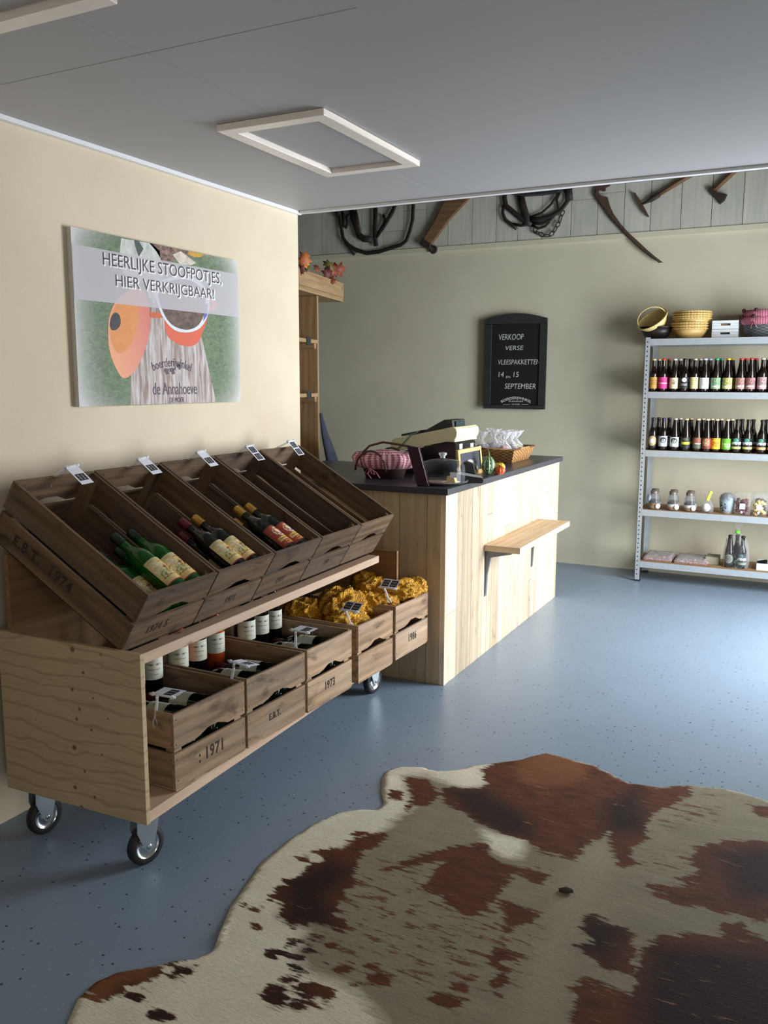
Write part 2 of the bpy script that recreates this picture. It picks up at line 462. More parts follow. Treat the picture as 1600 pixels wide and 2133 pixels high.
# ------------------------------------------------------------------ mesh builder
class MB:
    def __init__(s):
        s.v = []; s.f = []; s.uv = []; s.tone = []; s.mi = []; s.sm = []

    def face(s, pts, uvs=None, tone=0.5, mi=0, smooth=False):
        b = len(s.v)
        s.v += [tuple(p) for p in pts]
        s.f.append(tuple(range(b, b+len(pts))))
        s.uv += list(uvs) if uvs else [(0, 0)]*len(pts)
        s.tone.append(tone); s.mi.append(mi); s.sm.append(smooth)
        return s

    def shared(s, verts, faces, uvf=None, tone=0.5, mi=0, smooth=True):
        b = len(s.v)
        s.v += [tuple(p) for p in verts]
        for k, f in enumerate(faces):
            s.f.append(tuple(b+i for i in f))
            s.uv += [uvf(i, k) for i in f] if uvf else [(verts[i][0], verts[i][1]) for i in f]
            s.tone.append(tone); s.mi.append(mi); s.sm.append(smooth)

    def box(s, lo, hi, mat=None, tone=None, mi=0, axis=None):
        lo, hi = Vector(lo), Vector(hi)
        sz = hi-lo
        if tone is None: tone = rng.random()
        L = axis if axis is not None else max(range(3), key=lambda i: sz[i])
        ou, ov = rng.uniform(0, 20), rng.uniform(0, 20)
        for ax in range(3):
            o = [i for i in range(3) if i != ax]
            a, b = o
            if b == L: a, b = b, a          # a = grain axis if it lies in this face
            for sd in (0, 1):
                pts = []
                for (p, q) in ((0, 0), (1, 0), (1, 1), (0, 1)):
                    c = [0, 0, 0]
                    c[ax] = (lo, hi)[sd][ax]; c[a] = (lo, hi)[p][a]; c[b] = (lo, hi)[q][b]
                    pts.append(Vector(c))
                n = (pts[1]-pts[0]).cross(pts[2]-pts[0])
                if (n[ax] > 0) != (sd == 1): pts.reverse()
                uvs = [(ou+p[a], ov+p[b]+ax*0.37) for p in pts]
                if mat: pts = [mat @ p for p in pts]
                s.face(pts, uvs, tone, mi)
        return s

    def prism(s, poly, d0, d1, fr, tone=None, mi=0):
        """poly of (a,b) extruded d0..d1; fr(a,b,d)->xyz"""
        if tone is None: tone = rng.random()
        n = len(poly)
        ou = rng.uniform(0, 9)
        A = sum(poly[i][0]*poly[(i+1) % n][1]-poly[(i+1) % n][0]*poly[i][1] for i in range(n))
        if A < 0: poly = poly[::-1]
        ex = (Vector(fr(1, 0, 0))-Vector(fr(0, 0, 0))).cross(Vector(fr(0, 1, 0))-Vector(fr(0, 0, 0))).dot(Vector(fr(0, 0, d1))-Vector(fr(0, 0, d0)))
        top, bot = (d1, d0) if ex > 0 else (d0, d1)
        s.face([fr(a, b, top) for a, b in poly], [(a+ou, b) for a, b in poly], tone, mi)
        s.face([fr(a, b, bot) for a, b in reversed(poly)], [(a+ou, b) for a, b in reversed(poly)], tone, mi)
        for i in range(n):
            a, b = poly[i], poly[(i+1) % n]
            s.face([fr(*a, bot), fr(*b, bot), fr(*b, top), fr(*a, top)], [(ou, 0), (ou+0.1, 0), (ou+0.1, 0.02), (ou, 0.02)], tone, mi)
        return s

    def lathe(s, prof, seg=24, mat=None, mi=0, u0=0.0, u1=1.0, a0=0.0, a1=2*PI, rfun=None, smooth=True, tone=0.5):
        full = abs(a1-a0-2*PI) < 1e-6
        cols = seg if full else seg+1
        vs = []
        zs = [p[1] for p in prof]
        z0, z1 = min(zs), max(zs)
        for j in range(cols):
            a = a0+(a1-a0)*j/seg
            for r, z in prof:
                rr = r*(rfun(a, z) if rfun else 1)
                p = Vector((rr*math.cos(a), rr*math.sin(a), z))
                vs.append(mat @ p if mat else p)
        n = len(prof)
        fs = []; uvs = []
        for j in range(seg):
            k = (j+1) % cols
            for i in range(n-1):
                q = (j*n+i, k*n+i, k*n+i+1, j*n+i+1)
                fs.append(q)
                vv = [(prof[i][1]-z0)/(z1-z0+1e-9), (prof[i+1][1]-z0)/(z1-z0+1e-9)]
                if z1-z0 < 1e-6: vv = [0, 1]
                ua, ub = u0+(u1-u0)*j/seg, u0+(u1-u0)*(j+1)/seg
                uvs.append([(ua, vv[0]), (ub, vv[0]), (ub, vv[1]), (ua, vv[1])])
        b = len(s.v)
        s.v += [tuple(p) for p in vs]
        for f, u in zip(fs, uvs):
            s.f.append(tuple(b+i for i in f)); s.uv += u
            s.tone.append(tone); s.mi.append(mi); s.sm.append(smooth)
        return s

    def tube(s, pts, r, seg=8, mi=0, flat=1.0, closed=False, tone=0.5, cap=True, nrm=None):
        """r: number or list; flat: ratio of the second radius"""
        pts = [Vector(p) for p in pts]
        n = len(pts)
        rs = r if isinstance(r, (list, tuple)) else [r]*n
        ring = []
        prev = None
        for i, p in enumerate(pts):
            if closed: d = pts[(i+1) % n]-pts[i-1]
            else: d = pts[min(i+1, n-1)]-pts[max(i-1, 0)]
            d.normalize()
            ref = Vector(nrm) if nrm else (prev if prev else (Vector((0, 0, 1)) if abs(d.z) < 0.9 else Vector((1, 0, 0))))
            x = ref-d*ref.dot(d)
            if x.length < 1e-4: x = d.orthogonal()
            x.normalize(); prev = x.copy()
            y = d.cross(x)
            ring.append([p+x*(rs[i]*flat*math.cos(2*PI*k/seg))+y*(rs[i]*math.sin(2*PI*k/seg)) for k in range(seg)])
        vs = [q for rg in ring for q in rg]
        fs = []
        m = n if closed else n-1
        for i in range(m):
            j = (i+1) % n
            for k in range(seg):
                l = (k+1) % seg
                fs.append((i*seg+k, i*seg+l, j*seg+l, j*seg+k))
        if cap and not closed:
            fs.append(tuple(reversed(range(seg)))); fs.append(tuple((n-1)*seg+k for k in range(seg)))
        s.shared(vs, fs, lambda i, k: ((i//seg)*0.05, (i % seg)/seg*0.1), tone, mi)
        return s

    def blob(s, c, rad, amp=0.15, fr=3.0, sub=20, seed=0, mat=None, squash=None, mi=0, ridge=False):
        c = Vector(c); vs = []
        for i in range(sub+1):
            th = PI*i/sub
            for j in range(sub*2):
                ph = PI*j/sub
                d = Vector((math.sin(th)*math.cos(ph), math.sin(th)*math.sin(ph), math.cos(th)))
                nv = noise.noise(d*fr+Vector((seed, seed*2, seed*3)))
                if ridge: nv = (0.5-abs(nv)*2) + 0.5*(0.5-abs(noise.noise(d*fr*2.7+Vector((seed*5, 1, seed)))*2))
                k = 1+amp*nv
                p = Vector((d.x*rad[0]*k, d.y*rad[1]*k, d.z*rad[2]*k))
                if squash is not None and p.z < squash: p.z = squash
                p = c+p
                vs.append(mat @ p if mat else p)
        w_ = sub*2
        fs = [(i*w_+j, i*w_+(j+1) % w_, (i+1)*w_+(j+1) % w_, (i+1)*w_+j) for i in range(sub) for j in range(w_)]
        fs = [tuple(reversed(f)) for f in fs]
        s.shared(vs, fs, lambda i, k: ((i % w_)/w_, (i//w_)/sub), 0.5, mi)
        return s

    def mesh(s, name, mats):
        me = bpy.data.meshes.new(name)
        me.from_pydata(s.v, [], s.f)
        ul = me.uv_layers.new(name='UVMap')
        ul.data.foreach_set('uv', [c for uv in s.uv for c in uv])
        at = me.attributes.new('tone', 'FLOAT', 'FACE')
        at.data.foreach_set('value', s.tone)
        if not isinstance(mats, (list, tuple)): mats = [mats]
        for m in mats: me.materials.append(M[m] if isinstance(m, str) else m)
        me.polygons.foreach_set('material_index', s.mi)
        me.polygons.foreach_set('use_smooth', s.sm)
        me.update()
        return me

    def build(s, name, mats, parent=None, bevel=0.0, kind=None):
        o = bpy.data.objects.new(name, s.mesh(name, mats))
        COL.objects.link(o)
        if parent: o.parent = parent
        if bevel:
            bv = o.modifiers.new('bevel', 'BEVEL'); bv.width = bevel; bv.segments = 2; bv.limit_method = 'ANGLE'; bv.angle_limit = R(50)
            wd = o.modifiers.new('weld', 'WELD'); wd.merge_threshold = 0.0001
            o.modifiers.move(1, 0)
        if kind: o['kind'] = kind
        return o


def put(name, mesh, parent=None, mat=None):
    o = bpy.data.objects.new(name, mesh)
    COL.objects.link(o)
    if parent: o.parent = parent
    if mat is not None: o.matrix_local = mat
    return o


def tag(o, label, cat, group=None):
    o['label'] = label; o['category'] = cat
    if group: o['group'] = group
    return o


def thing(name, label, cat, mat=None, group=None):
    o = bpy.data.objects.new(name, None)
    o.empty_display_size = 0.05
    COL.objects.link(o)
    if mat is not None: o.matrix_world = mat
    return tag(o, label, cat, group)


def T(x, y, z): return Matrix.Translation((x, y, z))
def RZ(a): return Matrix.Rotation(R(a), 4, 'Z')
def RY(a): return Matrix.Rotation(R(a), 4, 'Y')
def RXm(a): return Matrix.Rotation(R(a), 4, 'X')


def text_mb(body, size, fr, ax='CENTER', depth=0.0, mb=None, mi=0, shear=0.0, arc=None, offset=0.0, spacing=1.0, thin=0.0, sx=1.0):
    """writing as flat mesh; fr(x, y) -> xyz"""
    cu = bpy.data.curves.new('writing', 'FONT')
    cu.body = body; cu.size = size; cu.align_x = ax; cu.align_y = 'CENTER'; cu.shear = shear
    cu.offset = offset; cu.space_character = spacing
    cu.resolution_u = 3
    o = bpy.data.objects.new('writing', cu)
    COL.objects.link(o)
    dg = bpy.context.evaluated_depsgraph_get()
    me = o.evaluated_get(dg).to_mesh()
    mb = mb or MB()
    vs = [Vector(v.co) for v in me.vertices]
    fs = [tuple(p.vertices) for p in me.polygons]
    o.evaluated_get(dg).to_mesh_clear()
    bpy.data.objects.remove(o); bpy.data.curves.remove(cu)
    out = []
    for v in vs:
        x, y = v.x*sx, v.y
        if arc:
            a = x/arc
            x, y = (arc+y)*math.sin(a), (arc+y)*math.cos(a)-arc
        out.append(Vector(fr(x, y)))
    mb.shared(out, fs, lambda i, k: (0, 0), 0.5, mi, False)
    return mb


# ------------------------------------------------------------------ the room
XL, YE, CZ, YB = -2.405, 3.81, 2.335, 7.0
XR = -5.0
MB().box((XR-.1, -2.6, -0.1), (RX+.1, YB+.1, 0)).build('floor', 'floor', kind='structure')
MB().box((XL-.14, -2.5, 0), (XL, YE, CZ+.25)).build('wall_left', 'wall_left', kind='structure')
MB().box((XR, YB, 0), (RX, YB+.1, 4.0)).build('wall_back', 'wall_back', kind='structure')
MB().box((XR-.1, YE-.14, 0), (XR, YB+.1, 4.0)).build('wall_far_left', 'low_bounce_dark', kind='structure')
MB().box((XR, YE-.14, 0), (XL-.14, YE, 4.0)).build('wall_passage', 'low_bounce_dark', kind='structure')
MB().box((XL-.14, -2.6, 0), (RX, -2.5, CZ+.25)).build('wall_front', 'wall_plain', kind='structure')
# right wall with a window, then a nearer stretch with a glass door beside the rack
wr = MB()
for y0, y1, z0, z1 in ((-2.6, -1.6, 0, 2.6), (-1.6, 0.2, 0, 0.85), (-1.6, 0.2, 2.05, 2.6), (0.2, YE+.2, 0, 2.6)):
    wr.box((RX, y0, z0), (RX+.1, y1, z1))
wr.build('wall_right', 'wall_plain', kind='structure')
wr = MB()
for y0, y1, z0, z1 in ((YE+.1, 4.3, 0, 4), (4.3, 6.1, 2.2, 4), (6.1, YB+.1, 0, 4)):
    wr.box((RB, y0, z0), (RB+.1, y1, z1))
wr.box((RB+.1, YE+.1, 0), (RX, YE+.2, 2.6))
wr.build('wall_right_rear', 'wall_plain', kind='structure')
for nm, xx, y0, y1, z0, z1 in (('door_1', RB, 4.3, 6.1, 0.0, 2.2), ('window_1', RX, -1.6, 0.2, 0.85, 2.05)):
    f = MB()
    f.box((xx+.06, y0, z0), (xx+.1, y0+.05, z1)).box((xx+.06, y1-.05, z0), (xx+.1, y1, z1)).box((xx+.06, y0, z1-.05), (xx+.1, y1, z1)).box((xx+.06, y0, z0), (xx+.1, y1, z0+.05))
    f.box((xx+.06, (y0+y1)/2-.03, z0), (xx+.1, (y0+y1)/2+.03, z1))
    f.build(nm, 'white_trim', kind='structure')
# ceiling boards with joints: strips along y, staggered end joints
cb = MB()
cb.box((XL, -2.5, CZ), (RX, YE+.01, CZ+.25))
ce = cb.build('ceiling', 'ceiling', kind='structure')
jm = MB()
for x in (-1.615,): jm.box((x-.0012, -2.5, CZ-.0006), (x+.0012, YE, CZ+.002))
jm.box((XL, 1.845-.0012, CZ-.0006), (-1.0, 1.845+.0012, CZ+.002))
jm.build('trim_1', plain('ceiling_joint', (160, 159, 158), 0.7, var=0.0), kind='structure')
MB().box((XR, YE-.1, 3.95), (RX, YB+.1, 4.05)).build('ceiling_rear', 'low_bounce_dark', kind='structure')
MB().box((XL, YE, CZ+.25), (RX, YE+.1, 4.0)).build('wall_upper', 'low_bounce_dark', kind='structure')
# trims of the ceiling
MB().box((XL, -2.5, CZ-.016), (XL+.022, YE, CZ-.0005)).build('trim_2', 'white_trim', kind='structure')
MB().box((XL, YE-.02, CZ-.012), (RX, YE+.016, CZ-.0004)).box((XL, YE+.0105, CZ-.012), (RX, YE+.016, CZ+.05)).build('trim_3', 'white_trim', kind='structure')
# painted cladding above the back wall, with its rail
cl = MB()
xs = [-4.98, -4.78, -4.57, -4.36, -4.15, -3.95, -3.74, -3.53]+[-3.329, -3.115, -2.915, -2.698, -2.487, -2.301, -2.101, -1.867, -1.658, -1.454, -1.257, -1.036, -0.82, -0.605, -0.4, -0.19, 0.02, 0.23, 0.44, 0.65, 0.86, 1.07, 1.28, 1.49, RX]
for a, b in zip(xs, xs[1:]):
    cut = rng.choice([None, rng.uniform(2.75, 2.95), None])
    segs = [(2.625, 3.95)] if cut is None else [(2.625, cut-.001), (cut+.001, 3.95)]
    for z0, z1 in segs: cl.box((a+.002, YB-.022, z0), (b-.002, YB-.001, z1), tone=rng.random())
cl.build('wall_cladding', 'cladding', kind='structure', bevel=.001)
MB().box((XR, YB-.03, 2.595), (RX, YB-.001, 2.63)).build('trim_4', 'wall_back', kind='structure')

# ceiling hatch and flat ceiling lamp
def frame_box(x0, x1, y0, y1, wd, z0, z1):
    m = MB()
    m.box((x0, y0, z0), (x1, y0+wd, z1)).box((x0, y1-wd, z0), (x1, y1, z1)).box((x0, y0+wd, z0), (x0+wd, y1-wd, z1)).box((x1-wd, y0+wd, z0), (x1, y1-wd, z1))
    return m
h = thing('ceiling_hatch', 'white-framed rectangular access hatch in the grey ceiling', 'hatch', T(-1.64, 2.79, CZ))
frame_box(-.205, .205, -.36, .36, .05, -.022, -.0005).build('hatch_frame', 'hatch_frame', h, .002)
MB().box((-.145, -.30, -.006), (.145, .30, -.0005)).build('hatch_panel', 'ceiling', h)
h = thing('ceiling_lamp', 'white framed ceiling panel cut off at the top left corner of the photo', 'lamp', T(-1.64, 1.19, CZ))
frame_box(-.205, .205, -.36, .36, .05, -.022, -.0005).build('lamp_frame', 'hatch_frame', h, .002)
MB().box((-.145, -.30, -.006), (.145, .30, -.0005)).build('lamp_panel', 'ceiling', h)

# ------------------------------------------------------------------ cowhide rug
def z1(pts): return [(760+.525*a, 1560+.525*b) for a, b in pts]
def z2(pts): return [(140+.45*a, 1660+.45*b) for a, b in pts]
def ell(x, y, a, b): return [(x+a*math.cos(k*PI/5), y+b*math.sin(k*PI/5)) for k in range(10)]
out_px = [(130, 2160), (150, 2115), (163, 2085), (200, 2050), (245, 2030), (330, 2015), (400, 2006), (445, 1985), (458, 1950), (480, 1895), (512, 1850), (545, 1800), (600, 1755), (650, 1722),
          (700, 1698), (750, 1689), (785, 1690), (800, 1678), (795, 1655), (796, 1625), (806, 1608), (835, 1600), (880, 1601), (905, 1611), (950, 1609), (985, 1598), (1030, 1592), (1090, 1585), (1130, 1573), (1140, 1571),
          (1180, 1582), (1240, 1598), (1275, 1618), (1310, 1634), (1370, 1642), (1430, 1638), (1500, 1645), (1560, 1658), (1600, 1672)]
outline = [P(u, v, 'z', 0).to_2d() for u, v in out_px]
outline += [Vector(q) for q in ((.05, 3.24), (.2, 3.18), (.36, 3.12), (.46, 2.95), (.44, 2.7), (.5, 2.4), (.56, 2.0), (.52, 1.6), (.58, 1.25), (.7, 1.0), (.62, .86), (.3, .92), (-.1, .98), (-.5, .95), (-.95, .9), (-1.3, .95), (-1.5, 1.05), (-1.56, 1.2))]
BROWN = [z1(p) for p in (
 [(310, 160), (480, 160), (460, 90), (520, 60), (720, 20), (900, 75), (1050, 140), (1170, 165), (1290, 150), (1300, 190), (1200, 240), (1150, 260), (1110, 330), (1140, 360), (1060, 390), (1060, 430), (1090, 470), (1010, 480), (980, 420), (970, 340), (890, 380), (830, 450), (690, 420), (640, 370), (520, 340), (440, 300), (400, 260), (310, 230)],
 [(160, 120), (250, 130), (300, 190), (250, 240), (190, 230)],
 [(330, 400), (480, 380), (520, 450), (640, 480), (740, 500), (700, 550), (600, 500), (560, 560), (500, 620), (470, 660), (400, 670), (340, 640), (230, 560), (260, 510), (310, 460), (200, 470), (90, 500), (60, 490), (220, 430)],
 [(520, 600), (600, 620), (690, 660), (660, 710), (580, 720), (560, 760), (530, 750), (560, 690)],
 [(1320, 390), (1440, 370), (1700, 380), (1700, 660), (1540, 690), (1470, 660), (1380, 650), (1220, 620), (1110, 560), (1100, 540), (1280, 560), (1230, 520), (1320, 510), (1290, 450)],
 [(1180, 750), (1340, 740), (1410, 750), (1420, 700), (1500, 690), (1520, 740), (1700, 800), (1800, 1500), (820, 1500), (820, 1091), (830, 1000), (820, 950), (900, 920), (1050, 980), (1080, 940), (1090, 800)],
 [(890, 665), (960, 690), (1040, 720), (1080, 800), (1060, 860), (1080, 920), (960, 890), (880, 830), (830, 790), (900, 780), (860, 720)],
 [(500, 780), (620, 830), (540, 860), (580, 900), (540, 990), (480, 960), (520, 900), (490, 850)],
 [(340, 930), (410, 930), (410, 970), (350, 965)], [(250, 970), (400, 1010), (360, 1060), (280, 1030)],
 [(1520, 230), (1700, 250), (1700, 300), (1560, 270)], [(0, 350), (100, 335), (80, 370), (0, 410)], ell(123, 190, 30, 19), ell(170, 238, 18, 12), ell(1570, 685, 40, 16),
 )] + [z2(p) for p in (
 [(1160, 250), (1290, 250), (1320, 200), (1420, 180), (1500, 170), (1450, 230), (1370, 260), (1330, 360), (1330, 420), (1270, 480), (1240, 560), (1300, 600), (1280, 640), (1160, 600), (1040, 610), (960, 570), (1000, 540), (980, 500), (940, 490), (960, 430), (1010, 400), (1060, 380), (1110, 330), (1180, 310)],
 [(1070, 290), (1130, 270), (1110, 310), (1070, 310)],
 [(70, 930), (90, 880), (190, 815), (300, 785), (420, 785), (540, 770), (430, 830), (380, 870), (290, 880), (250, 930), (130, 965), (100, 945)],
 ell(1140, 670, 50, 18), ell(1035, 693, 30, 14), ell(970, 737, 50, 17), ell(1050, 755, 48, 16), ell(1110, 725, 42, 18), ell(1053, 800, 37, 22), ell(1045, 858, 47, 30), ell(960, 940, 66, 56), ell(1110, 905, 80, 38), ell(1085, 970, 56, 30),
 ell(1195, 945, 42, 48), ell(1290, 803, 44, 24), ell(530, 825, 58, 26), ell(322, 938, 58, 22), ell(425, 1030, 60, 22), ell(1350, 180, 36, 12), ell(880, 610, 26, 18), ell(1440, 860, 60, 36), ell(1410, 795, 45, 15), ell(1345, 880, 24, 12),
 ell(820, 512, 22, 9), ell(870, 530, 34, 11), ell(1220, 700, 20, 12))]
DARK = [z1([(320, 170), (480, 170), (660, 290), (660, 360), (520, 340), (400, 260)]), z1([(1130, 790), (1700, 830), (1800, 1500), (1050, 1500), (1100, 1000)]),
        z1([(950, 230), (1080, 160), (1120, 330), (960, 345)]), z1([(1400, 420), (1700, 400), (1700, 600), (1480, 600)]),
        z2([(1010, 400), (1200, 310), (1330, 340), (1200, 480), (1250, 620), (1000, 600)]), z2(ell(1050, 760, 140, 120)), z2(ell(530, 825, 90, 50)), z2(ell(322, 938, 90, 45)), z2(ell(425, 1030, 90, 45)), z2(ell(1000, 940, 120, 60)),
        z1([(880, 660), (1050, 720), (960, 870), (820, 790)])]
TAN = [z2([(30, 990), (40, 780), (600, 730), (470, 850), (260, 960), (120, 1000)]), z1(ell(740, 90, 150, 70))]
WHITE = [z2([(1520, 90), (1480, 160), (1300, 230), (1190, 320), (1080, 400), (980, 560), (1110, 640), (1060, 740), (1120, 820), (1330, 900), (1450, 1051), (1500, 1400), (-400, 1400), (-200, 900), (600, 700), (760, 300), (1200, 0)]),
         z1([(40, 70), (500, 60), (495, 150), (400, 168), (240, 115), (150, 115), (190, 240), (110, 290), (-30, 360), (-100, 250)]),
         z1([(470, 330), (640, 370), (620, 440), (550, 440), (480, 400)])]
SPINE = [z1([(830, 450), (900, 380), (960, 370), (980, 440), (960, 540), (860, 700), (800, 860), (780, 1091), (760, 1400), (560, 1400), (590, 1000), (640, 860), (720, 700), (760, 540)])]
FLECK = [z1([(-60, 430), (300, 470), (560, 620), (720, 700), (620, 960), (200, 960), (-200, 900), (-200, 600)]), z1([(1040, 420), (1310, 420), (1290, 520), (1100, 480)]), z1([(1150, 220), (1400, 180), (1400, 300), (1150, 330)])]


def topoly(lst): return [[P(u, v, 'z', 0).to_2d() for u, v in p] for p in lst]


def sdist(p, poly):
    x, y = p
    best = 1e9; ins = False
    n = len(poly)
    for i in range(n):
        ax, ay = poly[i]; bx, by = poly[(i+1) % n]
        dx, dy = bx-ax, by-ay
        tt = max(0, min(1, ((x-ax)*dx+(y-ay)*dy)/(dx*dx+dy*dy+1e-12)))
        ex, ey = ax+tt*dx-x, ay+tt*dy-y
        d = ex*ex+ey*ey
        if d < best: best = d; bp = (ax+tt*dx, ay+tt*dy)
        if (ay > y) != (by > y) and x < (bx-ax)*(y-ay)/(by-ay)+ax: ins = not ins
    d = math.sqrt(best)
    return (d if ins else -d), bp


outl = [(q.x, q.y) for q in outline]
def prep(lst):
    r = []
    for p in topoly(lst):
        pp = [(q.x, q.y) for q in p]
        r.append((pp, min(a for a, b in pp)-.06, max(a for a, b in pp)+.06, min(b for a, b in pp)-.06, max(b for a, b in pp)+.06))
    return r
FLD = {k: prep(v) for k, v in dict(brown=BROWN, dark=DARK, tan=TAN, white=WHITE, spine=SPINE, fleck=FLECK).items()}
def field(k, x, y):
    b = -.06
    for pp, x0, x1, y0, y1 in FLD[k]:
        if x0 < x < x1 and y0 < y < y1: b = max(b, sdist((x, y), pp)[0])
    return max(-.06, min(.06, b))
st = .012
gx0, gy0 = -1.62, .84
nx, ny = int((.78-gx0)/st), int((3.34-gy0)/st)
inside = {}
for i in range(nx):
    for j in range(ny):
        cx_, cy_ = gx0+(i+.5)*st, gy0+(j+.5)*st
        if sdist((cx_, cy_), outl)[0] > 0: inside[(i, j)] = 1
vid = {}; vco = []
cells = []
for (i, j) in inside:
    q = []
    for a, b in ((i, j), (i+1, j), (i+1, j+1), (i, j+1)):
        if (a, b) not in vid: vid[(a, b)] = len(vco); vco.append((a, b))
        q.append(vid[(a, b)])
    cells.append(q)
vv = []; FA = {k: [] for k in FLD}
for (a, b) in vco:
    x, y = gx0+a*st, gy0+b*st
    d, bp = sdist((x, y), outl)
    if not all(((a+i, b+j) in inside) for i in (-1, 0) for j in (-1, 0)):
        x, y = bp; d = 0
    for k in FLD: FA[k].append(field(k, x, y))
    e = math.exp(-max(d, 0)/.05)
    z = .004+.010*max(0, noise.noise(Vector((x*5, y*5, 0)))+.1)*(.35+e)+.006*e*max(0, noise.noise(Vector((x*13, y*13, 3))))
    if d <= 0: z = .0015+.014*max(0, noise.noise(Vector((x*9, y*9, 7)))-.12)
    vv.append((x, y, z))
me = bpy.data.meshes.new('cowhide_rug')
me.from_pydata(vv, [], cells)
for k in FA:
    at = me.attributes.new(k, 'FLOAT', 'POINT'); at.data.foreach_set('value', FA[k])
me.polygons.foreach_set('use_smooth', [True]*len(cells))
rug = bpy.data.objects.new('cowhide_rug', me); COL.objects.link(rug)
so = rug.modifiers.new('thick', 'SOLIDIFY'); so.thickness = .0035; so.offset = 1
tag(rug, 'brown and white cowhide rug lying flat on the blue-grey floor', 'rug')
t = NT('cowhide_hair')
g = t.geo()
def att(k): return t.n('ShaderNodeAttribute', attribute_name=k).outputs['Fac']
mp = t.mapv(g, (1, 2.6, 1), rot=(0, 0, R(24)))
nf = t.noise(t.mapv(g, (11, 62, 1), rot=(0, 0, R(18))), 1.0, 4, 0.65)
nm = t.noise(mp, 14, 4, 0.6)
fine = t.noise(t.mapv(g, (60, 260, 1), rot=(0, 0, R(14))), 1.0, 3, 0.6)
jit = t.math('ADD', t.math('MULTIPLY', t.math('SUBTRACT', nf, 0.5), 0.085), t.math('MULTIPLY', t.math('SUBTRACT', nm, 0.5), 0.07))
def mask(k, lo, hi, j=1.0):
    return t.ramp(t.math('ADD', att(k), t.math('MULTIPLY', jit, j)), lo, hi)
base = t.mix(t.noise(mp, 5, 5, 0.6), lin((124, 116, 96)), lin((158, 149, 126)))
base = t.mix(t.math('MULTIPLY', t.ramp(nf, .45, .75), .35), base, lin((112, 100, 82)))
base = t.mix(t.math('MULTIPLY', mask('spine', -.03, .03), .7), base, lin((158, 148, 124)))
base = t.mix(mask('white', -.025, .025, .8), base, t.mix(t.noise(mp, 8, 4, .6), lin((238, 232, 212)), lin((220, 211, 182))))
flk = t.math('MULTIPLY', t.ramp(att('fleck'), -.03, .03), t.ramp(t.math('ADD', t.math('MULTIPLY', nf, .6), t.math('MULTIPLY', nm, .4)), .53, .57))
bro = t.math('MAXIMUM', mask('brown', -.006, .006), t.math('MULTIPLY', flk, .85))
bc = t.mix(t.ramp(nm, .3, .7), lin((72, 34, 16)), lin((104, 54, 26)))
bc = t.mix(t.math('MULTIPLY', mask('tan', -.03, .03, .5), .75), bc, lin((128, 80, 46)))
bc = t.mix(mask('dark', -.045, .04, .8), bc, lin((38, 17, 12)))
sp_ = t.math('MULTIPLY', t.ramp(nf, .60, .68), t.ramp(t.noise(mp, 3.5, 2), .5, .62))
bc = t.mix(t.math('MULTIPLY', sp_, .55), bc, lin((178, 140, 104)))
c = t.mix(bro, base, bc)
c = t.mix(t.math('MULTIPLY', t.ramp(fine, .35, .7), .22), c, (0.02, 0.015, 0.01))
t.color(c); t.set(Roughness=0.75, Specular_IOR_Level=0.25)
t.b.inputs['Sheen Weight'].default_value = 0.0
t.bump(t.math('ADD', fine, t.math('MULTIPLY', nf, .6)), .35, .006)
me.materials.append(t.m)
# small dried tail tuft lying on the hide
q = P(1185, 1859, 'z', .012)
tw = MB(); tw.tube([q+Vector((-.03, 0, 0)), q+Vector((-.01, .004, .003)), q+Vector((.012, 0, .008))], [.004, .010, .006], 8)
tag(tw.build('dry_leaf', plain('dry_leaf_brown', (72, 64, 50), .8, var=.3)), 'small dark dry leaf curled up in the middle of the cowhide', 'leaf')

# ------------------------------------------------------------------ wall canvas
_q = [P(u, v, 'x', XL+.022) for u, v in ((165, 850), (500, 835), (146, 473), (497, 543))]
PY0, PZ0 = (_q[0].y+_q[2].y)/2, (_q[0].z+_q[1].z)/2
pt = thing('wall_canvas', 'large printed canvas with an orange stew pot on the cream wall', 'picture', T(XL+.001, PY0, PZ0))
CW, CH = (_q[1].y+_q[3].y)/2-PY0, (_q[2].z+_q[3].z)/2-PZ0
bl, brr, tl, tr_ = (165, 850), (500, 835), (146, 473), (497, 543)
def cpos(a, b, d=.0): return (.022+d, a*CW, b*CH)      # canvas a right 0..1, b up 0..1
t = NT('canvas_print_grass')
gg = t.uv()
nz = t.noise(t.mapv(gg, (1, 1, 1)), 34, 5, .7, 1.6)
c = t.mix(t.ramp(nz, .35, .68), lin((74, 92, 66)), lin((122, 142, 104)))
sp = t.n('ShaderNodeSeparateXYZ'); t.l(gg, sp.inputs[0])
dx = t.math('MULTIPLY', t.math('ABSOLUTE', t.math('SUBTRACT', sp.outputs[0], .5)), 2)
dy = t.math('MULTIPLY', t.math('ABSOLUTE', t.math('SUBTRACT', sp.outputs[1], .5)), 2)
e = t.math('ADD', t.math('POWER', dx, 5), t.math('MULTIPLY', t.math('POWER', dy, 6), .6))
e = t.math('MULTIPLY', e, t.math('POWER', dx, 2))
c = t.mix(t.math('MULTIPLY', t.ramp(e, .1, 1.2), .85), c, lin((222, 218, 216)))
t.color(c); t.set(Roughness=.6)
cv = MB(); cv.box((0, 0, 0), (.02, CW, CH))
cv.build('canvas_stretcher', plain('canvas_edge', (206, 200, 190), .8, var=.03), pt)
pr_ = MB(); pr_.face([cpos(0, 0), cpos(1, 0), cpos(1, 1), cpos(0, 1)], [(0, 0), (1, 0), (1, 1), (0, 1)])
pr_.build('grass_print', t.m, pt)
